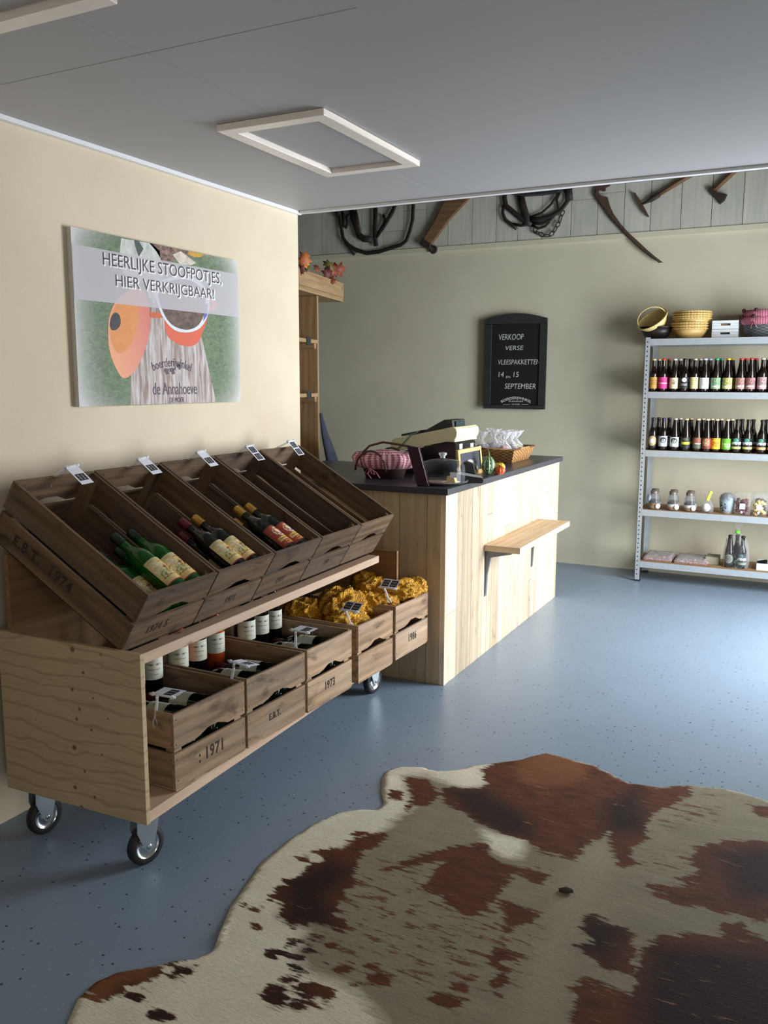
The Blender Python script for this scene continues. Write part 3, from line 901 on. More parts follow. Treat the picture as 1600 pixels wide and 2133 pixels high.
# the printed shapes: photograph points -> canvas coordinates
def cuv(X, Y):
    q = P(130+X*.24375, 450+Y*.24375, 'x', XL+.022)
    return ((q.y-PY0)/CW, (q.z-PZ0)/CH)
def shape(poly, mat, d, name, px=True):
    pp = [cuv(*q) for q in poly] if px else poly
    pp = [(min(.998, max(.002, a)), min(.998, max(.002, b))) for a, b in pp]
    m = MB(); m.face([cpos(a, b, d) for a, b in pp], [(a, b) for a, b in pp])
    A = sum(pp[i][0]*pp[(i+1) % len(pp)][1]-pp[(i+1) % len(pp)][0]*pp[i][1] for i in range(len(pp)))
    return m.build(name, mat, pt)
def curve(pts, n=6):
    r = []
    N = len(pts)
    for i in range(N):
        p0, p1, p2, p3 = [Vector(pts[(i+k) % N]) for k in (-1, 0, 1, 2)]
        for j in range(n):
            s_ = j/n
            r.append(tuple(.5*((2*p1)+(-p0+p2)*s_+(2*p0-5*p1+4*p2-p3)*s_*s_+(-p0+3*p1-3*p2+p3)*s_**3)))
    return r
def printmat(name, c1, c2, sc=(4, 4, 1), s=8, lo=.35, hi=.7, dist=.5):
    t = NT(name); n = t.noise(t.mapv(t.uv(), sc), s, 4, .6, dist)
    t.color(t.mix(t.ramp(n, lo, hi), lin(c1), lin(c2))); t.set(Roughness=.6)
    return t.m
shape([(500, 190), (760, 210), (830, 300), (840, 420), (900, 640), (830, 700), (740, 700), (700, 560), (560, 560), (480, 400)], printmat('print_cloth', (176, 180, 172), (226, 226, 218), (6, 2, 1), 5), .0003, 'cloth_print')
shape([(610, 190), (650, 200), (690, 280), (650, 350), (620, 260)], printmat('print_dark', (60, 70, 60), (76, 86, 74)), .0005, 'cloth_fold_print')
shape([(740, 222), (1210, 312), (1190, 350), (980, 330), (930, 420), (860, 400), (800, 300)], printmat('print_mushrooms', (58, 42, 34), (170, 130, 110), (8, 8, 1), 5), .0003, 'mushroom_print')
shape([(1080, 290), (1210, 320), (1180, 352), (1120, 350), (1070, 325)], printmat('print_gourd', (214, 170, 40), (190, 130, 50)), .0005, 'gourd_print')
shape([(940, 330), (1010, 300), (1140, 400), (1100, 420), (1000, 410)], printmat('print_leaves', (196, 180, 160), (232, 222, 208)), .0005, 'leaf_print')
shape([(770, 690), (900, 690), (1190, 1040), (1312, 1592), (580, 1625), (585, 1340), (720, 1100), (745, 900)], printmat('print_board', (140, 116, 106), (208, 198, 196), (24, 1.6, 1), 2.5, .38, .62, .2), .0004, 'board_print')
# pot lid
lid = curve([(700, 650), (745, 800), (740, 1000), (690, 1180), (610, 1330), (520, 1385), (450, 1290), (400, 1150), (388, 1000), (400, 850), (460, 720), (560, 640), (640, 620)])
t = NT('print_lid'); gu = t.uv(); sp = t.n('ShaderNodeSeparateXYZ'); t.l(gu, sp.inputs[0])
ff = t.ramp(sp.outputs[0], .2, .45)
t.color(t.mix(ff, lin((226, 138, 70)), lin((204, 72, 78)))); t.set(Roughness=.45)
shape(lid, t.m, .0006, 'lid_print')
shape(curve([(600, 700), (640, 820), (620, 1000), (560, 1130), (480, 1170), (420, 1080), (410, 900), (470, 740), (540, 680)]), printmat('print_lid_face', (222, 140, 72), (232, 150, 76)), .0008, 'lid_face_print')
shape(curve([(455, 825), (490, 860), (492, 930), (455, 972), (415, 970), (402, 920), (420, 850)]), printmat('print_knob', (38, 32, 44), (54, 46, 60)), .0010, 'knob_print')
# pot
shape([(745, 822), (830, 826), (860, 870), (760, 870), (745, 850)], printmat('print_orange_dark', (204, 88, 44), (220, 100, 50)), .0006, 'pot_handle_print')
shape([(1240, 690), (1290, 700), (1322, 740), (1310, 800), (1245, 815), (1240, 775), (1285, 765), (1280, 735), (1240, 730)], printmat('print_orange', (226, 112, 60), (232, 122, 66)), .0006, 'pot_handle_print')
shape(curve([(800, 640), (860, 860), (890, 1010), (960, 1080), (1070, 1115), (1150, 1085), (1190, 1010), (1240, 850), (1240, 700), (1100, 560), (900, 560)]), printmat('print_pot', (226, 92, 60), (216, 96, 52)), .0007, 'pot_print')
shape(curve([(792, 620), (800, 720), (860, 870), (950, 970), (1060, 995), (1170, 960), (1235, 860), (1255, 740), (1230, 640), (1150, 540), (1010, 510), (870, 540)]), printmat('print_rim', (216, 224, 236), (232, 236, 240)), .0009, 'pot_rim_print')
shape(curve([(820, 640), (835, 760), (890, 880), (960, 945), (1060, 972), (1150, 940), (1205, 850), (1220, 740), (1200, 650), (1130, 570), (1010, 540), (890, 570)]), printmat('print_stew', (72, 50, 40), (124, 96, 78), (5, 5, 1), 6), .0011, 'stew_print')
shape([(1215, 760), (1240, 750), (1235, 850), (1200, 900)], printmat('print_blue', (92, 92, 170), (110, 110, 190)), .0012, 'rim_shade_print')
# translucent white band with the slogan
t = NT('print_white_band'); t.color(lin((226, 220, 224))); t.set(Roughness=.6); t.b.inputs['Alpha'].default_value = .62
a0, b0 = cuv(70, 235); a1, b1 = cuv(1500, 770)
_, bt = cuv(72, 236); _, bb = cuv(98, 708)
shape([(.002, bb), (.998, bb), (.998, bt), (.002, bt)], t.m, .0014, 'band_print', px=False)
M['slogan'] = plain('slogan_dark', (40, 38, 40), .6, var=0)
M['slogan_edge'] = plain('slogan_white_edge', (236, 232, 232), .6, var=0)
M['print_purple'] = plain('print_purple_ink', (84, 64, 80), .6, var=.1)
def ctext(body, X0, Y0, X1, Y1, size, mat, d, name, **kw):
    """text centred between two points of the canvas"""
    a0, b0 = cuv(X0, Y0); a1, b1 = cuv(X1, Y1)
    cx_, cz_ = (a0+a1)/2*CW, (b0+b1)/2*CH
    def fr(x, y): return (.022+d, cx_+x, cz_+y)
    cu = bpy.data.curves.new('w', 'FONT'); cu.body = body; cu.size = size; cu.space_character = kw.get('spacing', 1.0)
    o = bpy.data.objects.new('w', cu); COL.objects.link(o)
    bpy.context.view_layer.update()
    wid = o.dimensions.x
    bpy.data.objects.remove(o); bpy.data.curves.remove(cu)
    text_mb(body, size, fr, sx=abs(a1-a0)*CW/wid, **kw).build(name, mat, pt)
for d, mt, off, sh in ((.0017, 'slogan_edge', .0022, 8), (.0020, 'slogan', -.0002, 0)):
    ctext('HEERLIJKE STOOFPOTJES,', 342+sh, 415+sh, 1352+sh, 500+sh, .066, mt, d, 'slogan_writing', offset=off)
    ctext('HIER VERKRIJGBAAR!', 452+sh, 592+sh, 1290+sh, 640+sh, .060, mt, d, 'slogan_writing', offset=off)
ctext('boerderijwinkel', 762, 1262, 1100, 1245, .052, 'print_purple', .0016, 'canvas_writing', arc=.36)
ctext('de Annahoeve', 770, 1500, 1145, 1460, .070, 'print_purple', .0016, 'canvas_writing')
ctext('DE MOER', 915, 1585, 1035, 1565, .032, 'print_purple', .0016, 'canvas_writing')
for X, Y, s_ in ((890, 1328, 22), (940, 1325, 24), (995, 1290, 18)):
    shape([(X-s_, Y-s_), (X-s_*.3, Y-s_*1.2), (X+s_*.9, Y-s_*.9), (X+s_*.5, Y), (X+s_*.9, Y+s_), (X-s_*.2, Y+s_*1.2), (X-s_*.4, Y+.2*s_), (X-s_, Y+s_*.3)], 'print_purple', .0016, 'animal_mark_print')

# ------------------------------------------------------------------ chalkboard
cbd = thing('chalkboard', 'black arched chalkboard with chalk writing on the back wall', 'chalkboard', T(-2.555, YB-.03, 1.275))
BW, BH = .53, .735
def bf(a, b, d): return (a, -d, b)
arch = [(0, 0), (BW, 0), (BW, BH)]+[(BW-BW*k/16, BH+.045*math.sin(PI*k/16)) for k in range(1, 16)]+[(0, BH)]
m = MB()
m.prism([(0, .015), (.058, .015), (.058, BH-.04), (0, BH-.04)], 0, .022, bf)
m.prism([(BW-.058, .015), (BW, .015), (BW, BH-.04), (BW-.058, BH-.04)], 0, .022, bf)
m.prism([(0, 0), (BW, 0), (BW, .03), (0, .03)], 0, .032, bf)
m.prism([(0, BH-.04), (BW, BH-.04), (BW, BH)]+arch[3:-1]+[(0, BH)], 0, .022, bf)
m.build('board_frame', 'black_frame', cbd, .002)
MB().prism([(.05, .02), (BW-.05, .02), (BW-.05, BH-.03), (.05, BH-.03)], 0, .012, bf).build('board_surface', 'slate', cbd)
def btext(body, cx, cy, width, size, mat='chalk', **kw):
    cu = bpy.data.curves.new('w', 'FONT'); cu.body = body; cu.size = size
    o = bpy.data.objects.new('w', cu); COL.objects.link(o); bpy.context.view_layer.update()
    wid = o.dimensions.x
    bpy.data.objects.remove(o); bpy.data.curves.remove(cu)
    return text_mb(body, size, lambda x, y: (cx+x, -.0128, cy+y), sx=width/wid, **kw)
def bxy(X, Y):
    q = P(980+X*.125, 630+Y*.125, 'y', YB-.04); return q.x+2.555, q.z-1.275
def bt(body, X0, X1, Y, size, mat='chalk', **kw):
    x0, y0 = bxy(X0, Y); x1, y1 = bxy(X1, Y)
    btext(body, (x0+x1)/2, y0, x1-x0, size, **kw).build('writing', mat, cbd)
bt('VERKOOP', 470, 885, 585, .066, offset=-.0001, shear=.12)
bt('VERSE', 575, 880, 765, .052, offset=-.0002, shear=.12)
bt('VLEESPAKKETTEN', 460, 1160, 1000, .058, offset=-.0002, shear=.12)
bt('14', 460, 545, 1205, .062, offset=-.0002, shear=.12)
bt('EN', 595, 665, 1245, .024)
bt('15', 710, 795, 1205, .062, offset=-.0002, shear=.12)
bt('SEPTEMBER', 570, 1090, 1400, .062, offset=-.0002, shear=.12)
bt('BOERDERIJWINKEL', 505, 1025, 1590, .030, 'white_print', arc=.26)
bt('DE ANNAHOEVE', 640, 880, 1648, .016, 'white_print')
bt('DE MOER', 690, 825, 1698, .014, 'white_print')
for X0, X1 in ((548, 665), (850, 970)):
    x0, y0 = bxy(X0, 1698); x1, _ = bxy(X1, 1698)
    MB().face([(x0, -.0128, y0-.001), (x1, -.0128, y0-.001), (x1, -.0128, y0+.001), (x0, -.0128, y0+.001)]).build('writing_rule', 'white_print', cbd)
#@@PART2
# ------------------------------------------------------------------ display cart on casters
CART = T(-1.725, 1.845, 0) @ RZ(1.5)       # x outward, y along the wall
cart = thing('display_cart', 'long plywood display cart on four casters below the canvas', 'cart', CART)
DL, DD = 1.835, .58
MB().box((-DD, 0, .175), (0, .018, .708)).build('end_panel', 'plywood', cart, .001)
MB().box((-DD, DL-.018, .50), (0, DL, .692)).build('end_panel', 'shaded_ply', cart, .001)
MB().box((-DD, .018, .176), (-.002, DL, .212)).build('base_board', 'pine', cart, .002)
MB().box((-DD+.026, .018, .212), (-DD+.044, DL, .955)).build('back_board', 'shaded_ply', cart, .001)
MB().box((-.095, .018, .657), (-.036, DL-.14, .6905)).build('support_beam', 'pine', cart, .003)
def caster_parts(parent, mat, rot):
    c = bpy.data.objects.new('caster', None); COL.objects.link(c); c.parent = parent; c.matrix_local = mat @ RZ(rot)
    # wheel axis along local x; contact at origin height 0
    W_ = T(-.016, 0, .0625) @ RY(90)
    m = MB(); m.lathe([(.043, .001), (.055, 0), (.0615, .006), (.0625, .016), (.0615, .026), (.055, .032), (.043, .031)], 32, W_); m.build('tyre', 'rubber', c)
    m = MB(); m.lathe([(.012, -.002), (.012, .002), (.022, .004), (.036, .009), (.040, .003), (.0435, .002), (.0435, .030), (.040, .029), (.036, .023), (.022, .028), (.012, .030), (.012, .034)], 28, W_); m.build('rim', 'chrome', c)
    m = MB()
    for sx in (-.021, .018):
        m.prism([(-.040, .168), (.040, .168), (.036, .13), (.018, .062), (.008, .048), (-.008, .048), (-.018, .062), (-.042, .12)], sx, sx+.003, lambda a, b, d: (d, a, b))
    m.box((-.021, -.04, .160), (.021, .04, .168)); m.build('fork', 'zinc', c, .001)
    m = MB(); m.lathe([(.001, -.004), (.009, -.004), (.009, 0), (.005, .0), (.005, .042), (.009, .042), (.009, .046), (.001, .046)], 10, T(-.023, 0, .0625) @ RY(90)); m.build('axle', 'zinc', c)
    m = MB(); m.box((-.05, -.045, .168), (.05, .045, .1755)); m.build('mounting_plate', 'zinc', c, .001)
for x, y, r in ((-.07, .07, -14), (-.50, .07, -8), (-.085, DL-.11, -10), (-.50, DL-.11, -6)): caster_parts(cart, T(x, y, 0), r)

# ------------------------------------------------------------------ wooden crates
def crate(label, mat, L, W, H, wm, group, stencil=None, side_text=None, seed=0, batten=False, gapz=.5, notch=True):
    """front at x=0 (out), back x=-L, y 0..W, z 0..H"""
    global rng
    rng = random.Random(seed)
    c = thing('wooden_crate', label, 'crate', mat, group)
    th = .011
    b = .016
    hz = (H-b)/2
    g = .010
    tone = rng.uniform(.2, .8)
    def end(x0, x1, z0, z1, handle, nm):
        m = MB()
        if handle:
            a, bq = W*.26, W*.74
            poly = [(0, z0), (a, z0), (a+.03, z0+.006), (W*.45, z0+.019), (W*.60, z0+.019), (bq-.02, z0+.008), (bq, z0), (W, z0), (W, z1-.003*rng.random()), (W*.5, z1-.004*rng.random()), (0, z1)]
            m.prism(poly, x0, x1, lambda p, q, d: (d, p, q), tone+rng.uniform(-.2, .2))
        else: m.box((x0, 0, z0), (x1, W, z1), tone=tone+rng.uniform(-.2, .2))
        return m.build(nm, wm, c, .0012)
    for x0, x1, nt in ((-th, 0, notch), (-L, -L+th, True)):
        end(x0, x1, b-.006, b+hz-g, False, 'end_board')
        end(x0, x1, b+hz+.004, H, nt, 'end_board')
    for y0, y1 in ((0, th), (W-th, W)):
        for z0, z1 in ((b-.006, b+hz-g), (b+hz+.004, H)):
            m = MB()
            xa, xb = -L+th, -th
            m.prism([(xa, z0), (xb, z0), (xb, z1), (xb-.02, z1), (xa+.5*L, z1-.002), (xa, z1-.003*rng.random())], y0, y1, lambda p, q, d: (p, d, q), tone+rng.uniform(-.2, .2))
            m.build('side_board', wm, c, .0012)
    for sx, x in ((1, -L+th), (-1, -th)):
        for sy, y in ((1, th), (-1, W-th)):
            m = MB(); s_ = .034
            m.prism([(x, y), (x+sx*s_, y), (x, y+sy*s_)], b, H-.012, lambda p, q, d: (p, q, d))
            m.build('corner_post', wm, c)
    m = MB(); k = 4; wd = (W-.004)/k
    for i in range(k): m.box((-L, i*wd+.002, .006), (0, (i+1)*wd, b-.006), axis=0)
    m.build('bottom_boards', 'crate_floor_dark' if batten or H < .24 else wm, c)
    for x in (-L+.005, -.055): MB().box((x, .01, 0), (x+.05, W-.01, .006)).build('bottom_batten', wm, c)
    if batten:
        MB().box((-L+.02, W-.05, b), (-.02, W-.032, b+.012)).build('inner_batten', wm, c)
    m = MB()
    for yy in (.012, W-.012):
        for zz in (b+.02, b+hz-.03, b+hz+.02, H-.02):
            m.lathe([(.0001, .0006), (.0022, .0006), (.0022, 0)], 8, T(0, yy+rng.uniform(-.003, .003), zz) @ RY(90))
    for xx in (-.012, -L+.03):
        for zz in (b+.02, b+hz-.03, b+hz+.02, H-.02):
            m.lathe([(.0001, .0006), (.0022, .0006), (.0022, 0)], 8, T(xx, 0, zz) @ RXm(90))
    m.build('nails', 'iron', c)
    if stencil:
        s_, cy_, sz = stencil
        text_mb(s_, sz, lambda x, y: (.0009, W*cy_+x*.8, b+hz*.48+y), offset=.0012, spacing=1.12).build('stencil_writing', 'ink', c)
    if side_text:
        for s_, cx_, sz in side_text:
            text_mb(s_, sz, lambda x, y: (cx_+x*.9, -.0009, b+hz*.42+y), offset=.0014, spacing=1.2).build('stencil_writing', 'ink', c)
    return c

TCR = []
words = ['leftmost', 'second', 'third', 'fourth', 'rightmost']
TL = ['leftmost tilted crate holding bottles of green liquor', 'tilted crate with dark bottles wearing red and gold caps, second from left',
      'middle tilted crate with gold-capped red-labelled bottles', 'empty tilted crate, fourth from the left on the top tier', 'empty tilted crate at the right end of the top tier, beside the counter']
PITCH_ = .3445
for i in range(5):
    s0 = .018+i*PITCH_
    mt = CART @ T(-.091, s0, .692) @ RY(31)
    TCR.append(mt)
    crate(TL[i], mt, .60, .338, .225, 'crate', 'tilted wooden crates on the top tier',
          stencil=[('1974 5', .38, .042), ('1971', .5, .036), ('1977', .45, .036), ('197', .5, .034), None][i],
          side_text=[('E.B.T.', -.455, .048), ('1974', -.30, .05)] if i == 0 else None, seed=11+i, batten=i in (0, 1, 3, 4))
LCR = []
LS = [(-1.735, 1.99, .2125, .355), (-1.722, 2.36, .2125, .36), (-1.708, 2.737, .2125, .333), (-1.69, 3.118, .2125, .31), (-1.668, 3.436, .2255, .335)]
LL = ['lower crate stencilled 1971 at the left end of the cart', 'lower crate with rose wine bottles standing at its back', 'lower crate stencilled 1973 in the middle of the bottom tier',
      'lower crate filled with the larger orange net bag', 'lower crate stencilled 1986 jutting out beside the counter']
for i, (x, y, z, W_) in enumerate(LS):
    mt = T(x, y, z) @ RZ(-2.2)
    LCR.append(mt)
    crate(LL[i], mt, .50 if i < 4 else .46, W_, .258, 'crate_low', 'wooden crates on the bottom tier',
          stencil=[(': 1971', .50, .058), ('E.B.T.', .45, .034), ('1973', .48, .046), None, ('1986', .5, .05)][i], seed=31+i)

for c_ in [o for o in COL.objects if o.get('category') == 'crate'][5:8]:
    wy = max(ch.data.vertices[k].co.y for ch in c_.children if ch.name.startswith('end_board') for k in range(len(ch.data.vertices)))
    MB().box((-.485, .014, .132), (-.315, wy-.014, .1475)).build('raised_floor', 'crate_floor_dark', c_)
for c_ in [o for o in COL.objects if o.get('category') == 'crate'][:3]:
    MB().box((-.30, .014, .046), (-.014, .324, .063)).build('raised_floor', 'crate_floor_dark', c_)

# ------------------------------------------------------------------ bottles
BM = {}
def bottle_meshes(kind, gm, cap, lab):
    key = (kind, gm, cap, lab)
    if key in BM: return BM[key]
    if kind == 'liquor':
        prof = [(.0001, .004), (.02, 0), (.034, .001), (.037, .006), (.037, .165), (.035, .185), (.026, .205), (.0165, .222), (.0145, .24), (.0145, .262)]
        cp = [(.0165, .256), (.017, .262), (.017, .298), (.0155, .303), (.0001, .303)]
        lb, la = (.0375, .022, .135), (1.35)
    elif kind == 'wine':
        prof = [(.0001, .008), (.02, 0), (.034, .001), (.0375, .006), (.0375, .185), (.036, .20), (.028, .222), (.017, .238), (.0145, .25), (.014, .27)]
        cp = [(.0155, .252), (.0158, .30), (.0145, .303), (.0001, .303)]
        lb, la = (.038, .085, .165), (1.45)
    elif kind == 'beer':
        prof = [(.0001, .003), (.02, 0), (.028, .001), (.0305, .006), (.0305, .118), (.029, .135), (.021, .155), (.0155, .172), (.0135, .195), (.0128, .218), (.0145, .222), (.0145, .228)]
        cp = [(.0150, .226), (.0162, .228), (.0150, .235), (.0120, .238), (.0001, .2385)]
        lb, la = (.0309, .022, .105), (1.5)
    elif kind == 'steinie':
        prof = [(.0001, .003), (.02, 0), (.029, .001), (.0315, .006), (.0315, .105), (.030, .12), (.0235, .155), (.0178, .190), (.0145, .215), (.0150, .222), (.0150, .228)]
        cp = [(.0155, .226), (.0165, .228), (.0155, .235), (.0120, .238), (.0001, .2385)]
        lb, la = (.0319, .022, .1), (1.5)
    a = MB(); a.lathe(prof, 24)
    c = MB(); c.lathe(cp, 18)
    l = None
    if lab:
        l = MB(); r, z0, z1 = lb
        l.lathe([(r, z0), (r, z1)], 16, a0=-la, a1=la)
    BM[key] = (a.mesh('bottle_body', gm), c.mesh('bottle_cap', cap), l.mesh('bottle_label', lab) if l else None)
    return BM[key]


def bottle(name, label, mat, kind, gm, cap, lab, group, cat='bottle', text=None):
    a, c, l = bottle_meshes(kind, gm, cap, lab)
    o = thing(name, label, cat, mat, group)
    put('glass_body', a, o)
    put({'liquor': 'screw_cap', 'wine': 'capsule'}.get(kind, 'crown_cap'), c, o)
    if l: put('paper_label', l, o)
    return o

# liquor: lying on the crate floor, base towards the front; label turned up (local +z of the crate)
def lying(cm, y, z, roll=0, x=-.022, tilt=0):
    return cm @ T(x, y, z) @ RY(-90-tilt) @ RZ(roll)
g0 = 'green liquor bottles in the leftmost tilted crate'
for nm, y, z, lab_, rl in (('a', .085, .115, 'green liquor bottle lying lowest, at the left in the leftmost tilted crate', 20), ('b', .200, .168, 'green liquor bottle with cream label on top, left of the pair', 6), ('c', .277, .170, 'green liquor bottle with cream label on top, right of the pair', 0),
                       ('d', .165, .102, 'green liquor bottle hidden under the top pair', 0), ('e', .25, .102, 'green liquor bottle in the lower layer by the right side', 0)):
    bottle('liquor_bottle', lab_, lying(TCR[0], y, z, rl), 'liquor', 'green_glass', 'cap_green', 'lab_cream', g0)
g1_ = 'dark liquor bottles in the second tilted crate'
for y, z, cp, lab_ in ((.195, .168, 'cap_red', 'red-capped dark liquor bottle with cream label, on top of the second tilted crate'), (.272, .170, 'cap_gold', 'gold-capped dark liquor bottle with cream label, on top of the second tilted crate'),
                       (.10, .115, 'cap_red', 'red-capped dark bottle lying lowest in the second tilted crate'), (.235, .100, 'cap_red', 'red-capped dark bottle half hidden under the pair in the second crate')):
    bottle('liquor_bottle', lab_, lying(TCR[1], y, z, 5), 'liquor', 'dark_glass', cp, 'lab_cream', g1_)
g2_ = 'red-labelled bottles in the middle tilted crate'
for y, z, lab_ in ((.190, .168, 'gold-capped bottle with red label, left of the top pair in the middle crate'), (.267, .170, 'gold-capped bottle with red label, right of the top pair in the middle crate'),
                   (.10, .115, 'gold-capped bottle lying lower left in the middle tilted crate'), (.225, .102, 'gold-capped bottle beneath the top pair in the middle crate')):
    bottle('liquor_bottle', lab_, lying(TCR[2], y, z, 5), 'liquor', 'olive_glass', 'cap_gold', 'lab_red', g2_)
# wine bottles in the lower crates
def upright(cm, x, y, rz=0, z=.012): return cm @ T(x, y, z) @ RZ(rz)
gw = 'wine bottles standing at the back of the lower crates'
for cr, x, y, gm, lab_ in ((0, -.36, .285, 'dark_glass', 'dark wine bottle standing behind the leftmost flat price card'), (0, -.36, .195, 'dark_glass', 'dark wine bottle hidden behind the cart end in the crate stencilled 1971'),
                       (1, -.36, .052, 'rose_glass', 'rose wine bottle with pale label, left of the three standing'), (1, -.36, .155, 'dark_glass', 'dark wine bottle between the two rose wine bottles'),
                       (1, -.36, .262, 'rose_glass', 'rose wine bottle with pale label, right of the three standing'),
                       (2, -.36, .085, 'dark_glass', 'dark wine bottle standing left of three in the crate stencilled 1973'), (2, -.36, .178, 'dark_glass', 'dark wine bottle standing middle of three in the crate stencilled 1973'),
                       (2, -.36, .272, 'dark_glass', 'dark wine bottle standing right of three in the crate stencilled 1973')):
    bottle('wine_bottle', lab_, upright(LCR[cr], x, y, -42, .148), 'wine', gm, 'cap_red' if gm == 'dark_glass' else 'cap_gold', 'lab_wine', gw)
gl = 'wine bottles lying in the lower crates'
for cr, nm in ((0, 'crate stencilled 1971'), (1, 'crate with rose wines'), (2, 'crate stencilled 1973')):
    gm = 'rose_glass' if cr == 1 else 'olive_glass'
    gm = 'olive_glass'
    for y, sd in ((.10, 'left'), (.215, 'right')):
        bottle('wine_bottle', f'wine bottle lying base outward, {sd} of two in the {nm}', LCR[cr] @ T(-.02, y+(.01 if cr else 0), .208) @ RY(-90-4) @ RZ(0), 'wine', gm, 'cap_red', 'lab_wine', gl)
        bottle('wine_bottle', f'wine bottle seen through the hand slot, {sd} in the {nm}', LCR[cr] @ T(-.025, y+.03, .125) @ RY(-90-6), 'wine', gm, 'cap_red', None, gl)

# ------------------------------------------------------------------ price cards in acrylic clips
def price_tag(label, mat, card, on_short, post, group='price cards in clear clips', lx=.085, ly=.05):
    """card in the local xy plane, long side along x; clip at x=0 (short) or along y=0 (long)"""
    o = thing('price_card_holder', label, 'price tag', mat, group)
    m = MB()
    m.face([(0, 0, 0), (lx, 0, 0), (lx, ly, 0), (0, ly, 0)], [(0, 0), (1, 0), (1, 1), (0, 1)])
    m.face([(0, 0, -.0006), (0, ly, -.0006), (lx, ly, -.0006), (lx, 0, -.0006)])
    m.build('price_card', CARD[card], o)
    m = MB()
    if on_short: a, b = Vector((-.002, -.006, .001)), Vector((-.002, ly+.006, .001))
    else: a, b = Vector((-.006, -.002, .001)), Vector((lx+.006, -.002, .001))
    m.tube([a, b], .0042, 8)
    for k in (.12, .88): m.blob(a.lerp(b, k), (.007, .007, .007), 0, 1, 6)
    m.build('clip_bar', 'acrylic', o)
    base = Vector(post)
    mid = a.lerp(b, .3)
    m = MB(); m.tube([mid, mid.lerp(base, .45)+Vector((.002, 0, .002)), base], [.0042, .0048, .0055], 8)
    for s_ in (-.006, .006):
        m.tube([base, base+Vector((s_, 0, -.012)), base+Vector((s_*1.6, 0, -.026)), base+Vector((s_*.8, 0, -.04))], [.004, .0035, .003, .002], 6)
    m.build('clip_stand', 'acrylic', o)
    m = MB(); m.blob(mid.lerp(base, .12), (.0055, .0055, .0055), 0, 1, 8); m.build('ball_joint', 'white_print', o)
    return o
for i, cm in enumerate(TCR):
    price_tag(['white price card with one dark patch on the leftmost tilted crate', 'white price card clipped to the second tilted crate', 'white price card clipped to the middle tilted crate',
               'price card with two dark patches on the fourth tilted crate', 'steeply angled price card on the rightmost tilted crate'][i],
              cm @ T(-.585, .185, .262) @ RY(6+(0, 0, 2, 6, 10)[i]) @ RXm(4), 'one' if i < 3 else 'two', True, (-.008, -.03, -.045))
for i, (u, v, z, cd_, rx, ry, rz, pl) in enumerate(((316, 1445, .52, 'one', 0, 0, 4, 'lying flat over the leftmost lower crate'), (478, 1377, .525, 'one', -10, 4, -3, 'seen nearly edge-on over the crate with rose wines'),
                          (606, 1312, .53, 'one', 2, 0, -4, 'lying flat over the crate stencilled 1973'), (711, 1269, .535, 'two', 32, 0, -4, 'with two dark patches before the larger orange net'), (791, 1222, .57, 'two', 36, 0, -2, 'with two dark patches before the orange net by the counter'))):
    q = P(u, v, 'z', z)
    price_tag('white price card '+pl, T(*q) @ RZ(rz) @ RXm(rx) @ RY(ry), cd_, False, (.03, -.012, -.055) if i else (.018, -.01, -.07), ly=.066 if i < 3 else .052)

# ------------------------------------------------------------------ orange nets
def net(label, blobs, seed, strands=()):
    m = MB()
    for k, (u, v, x, ru, rv, rd) in enumerate(blobs):
        q = P(u, v, 'x', x); s_ = ((q-CAM).dot(fwd))/FPX
        m.blob(q, (rd, ru*s_*1.15, rv*s_*1.05), .30, 1.7, 44, seed+k*3.7, ridge=True)
    return tag(m.build('net_bag', 'net'), label, 'net bag', 'orange net bags in the lower crates')
net('large crumpled orange net bag piled in the fourth lower crate', [(715, 1272, -1.90, 52, 42, .10), (760, 1268, -1.84, 32, 30, .08), (722, 1300, -1.82, 50, 26, .09), (700, 1250, -1.95, 26, 24, .07)], 1)
net('darker orange net bag behind the crate stencilled 1973', [(636, 1272, -2.03, 38, 24, .08), (612, 1262, -2.12, 22, 16, .07), (655, 1290, -2.0, 26, 18, .07)], 5)
net('orange net bag spilling over the crate stencilled 1986', [(785, 1232, -1.86, 42, 26, .09), (835, 1228, -1.75, 36, 20, .09), (762, 1212, -1.93, 18, 20, .06), (868, 1222, -1.70, 14, 18, .05), (800, 1252, -1.78, 28, 16, .07)], 9)

# ------------------------------------------------------------------ counter
CX, CY0, CY1, CXB, CTZ = -1.585, 3.814, 5.84, -2.34, .958
ct = thing('shop_counter', 'shop counter clad in pale reclaimed planks', 'counter', T(CX, CY0, 0))
rng = random.Random(5)
# front boards as one cladding panel per board
y = .028
k = 0
while y < CY1-CY0-.01:
    wd = rng.choice([.055, .075, .095, .11, .13])
    y1 = min(y+wd, CY1-CY0)
    m = MB(); cut = rng.choice([None, rng.uniform(.2, .8)])
    if cut: m.box((-.02, y+.0012, 0), (0, y1-.0012, cut-.001)).box((-.02, y+.0012, cut+.001), (0, y1-.0012, CTZ))
    else: m.box((-.02, y+.0012, 0), (0, y1-.0012, CTZ))
    m.build('front_plank', 'scaffold', ct, .001)
    y = y1
MB().box((-.028, 0, 0), (.001, .028, CTZ)).build('corner_batten', 'scaffold', ct, .001)
x = -.028
while x > -.74:
    wd = rng.choice([.07, .15, .19])
    MB().box((x-wd+.001, 0, 0), (x-.001, .018, CTZ)).build('side_plank', 'scaffold_warm', ct, .001)
    x -= wd
MB().box((x, CY1-CY0-.018, 0), (-.02, CY1-CY0, CTZ)).build('end_panel', 'scaffold_warm', ct)
MB().box((x+.01, .02, 0), (x+.03, CY1-CY0-.02, CTZ)).build('back_panel', 'chip', ct)
wt = MB()
wt.prism([(-1.568, 3.798), (-1.568, 5.865), (-2.37, 5.865), (-2.37, 4.84), (-2.85, 4.84), (-2.85, 3.83), (-2.39, 3.83), (-2.39, 3.798)], CTZ+.0005, CTZ+.032, lambda a, b, d: (a, b, d))
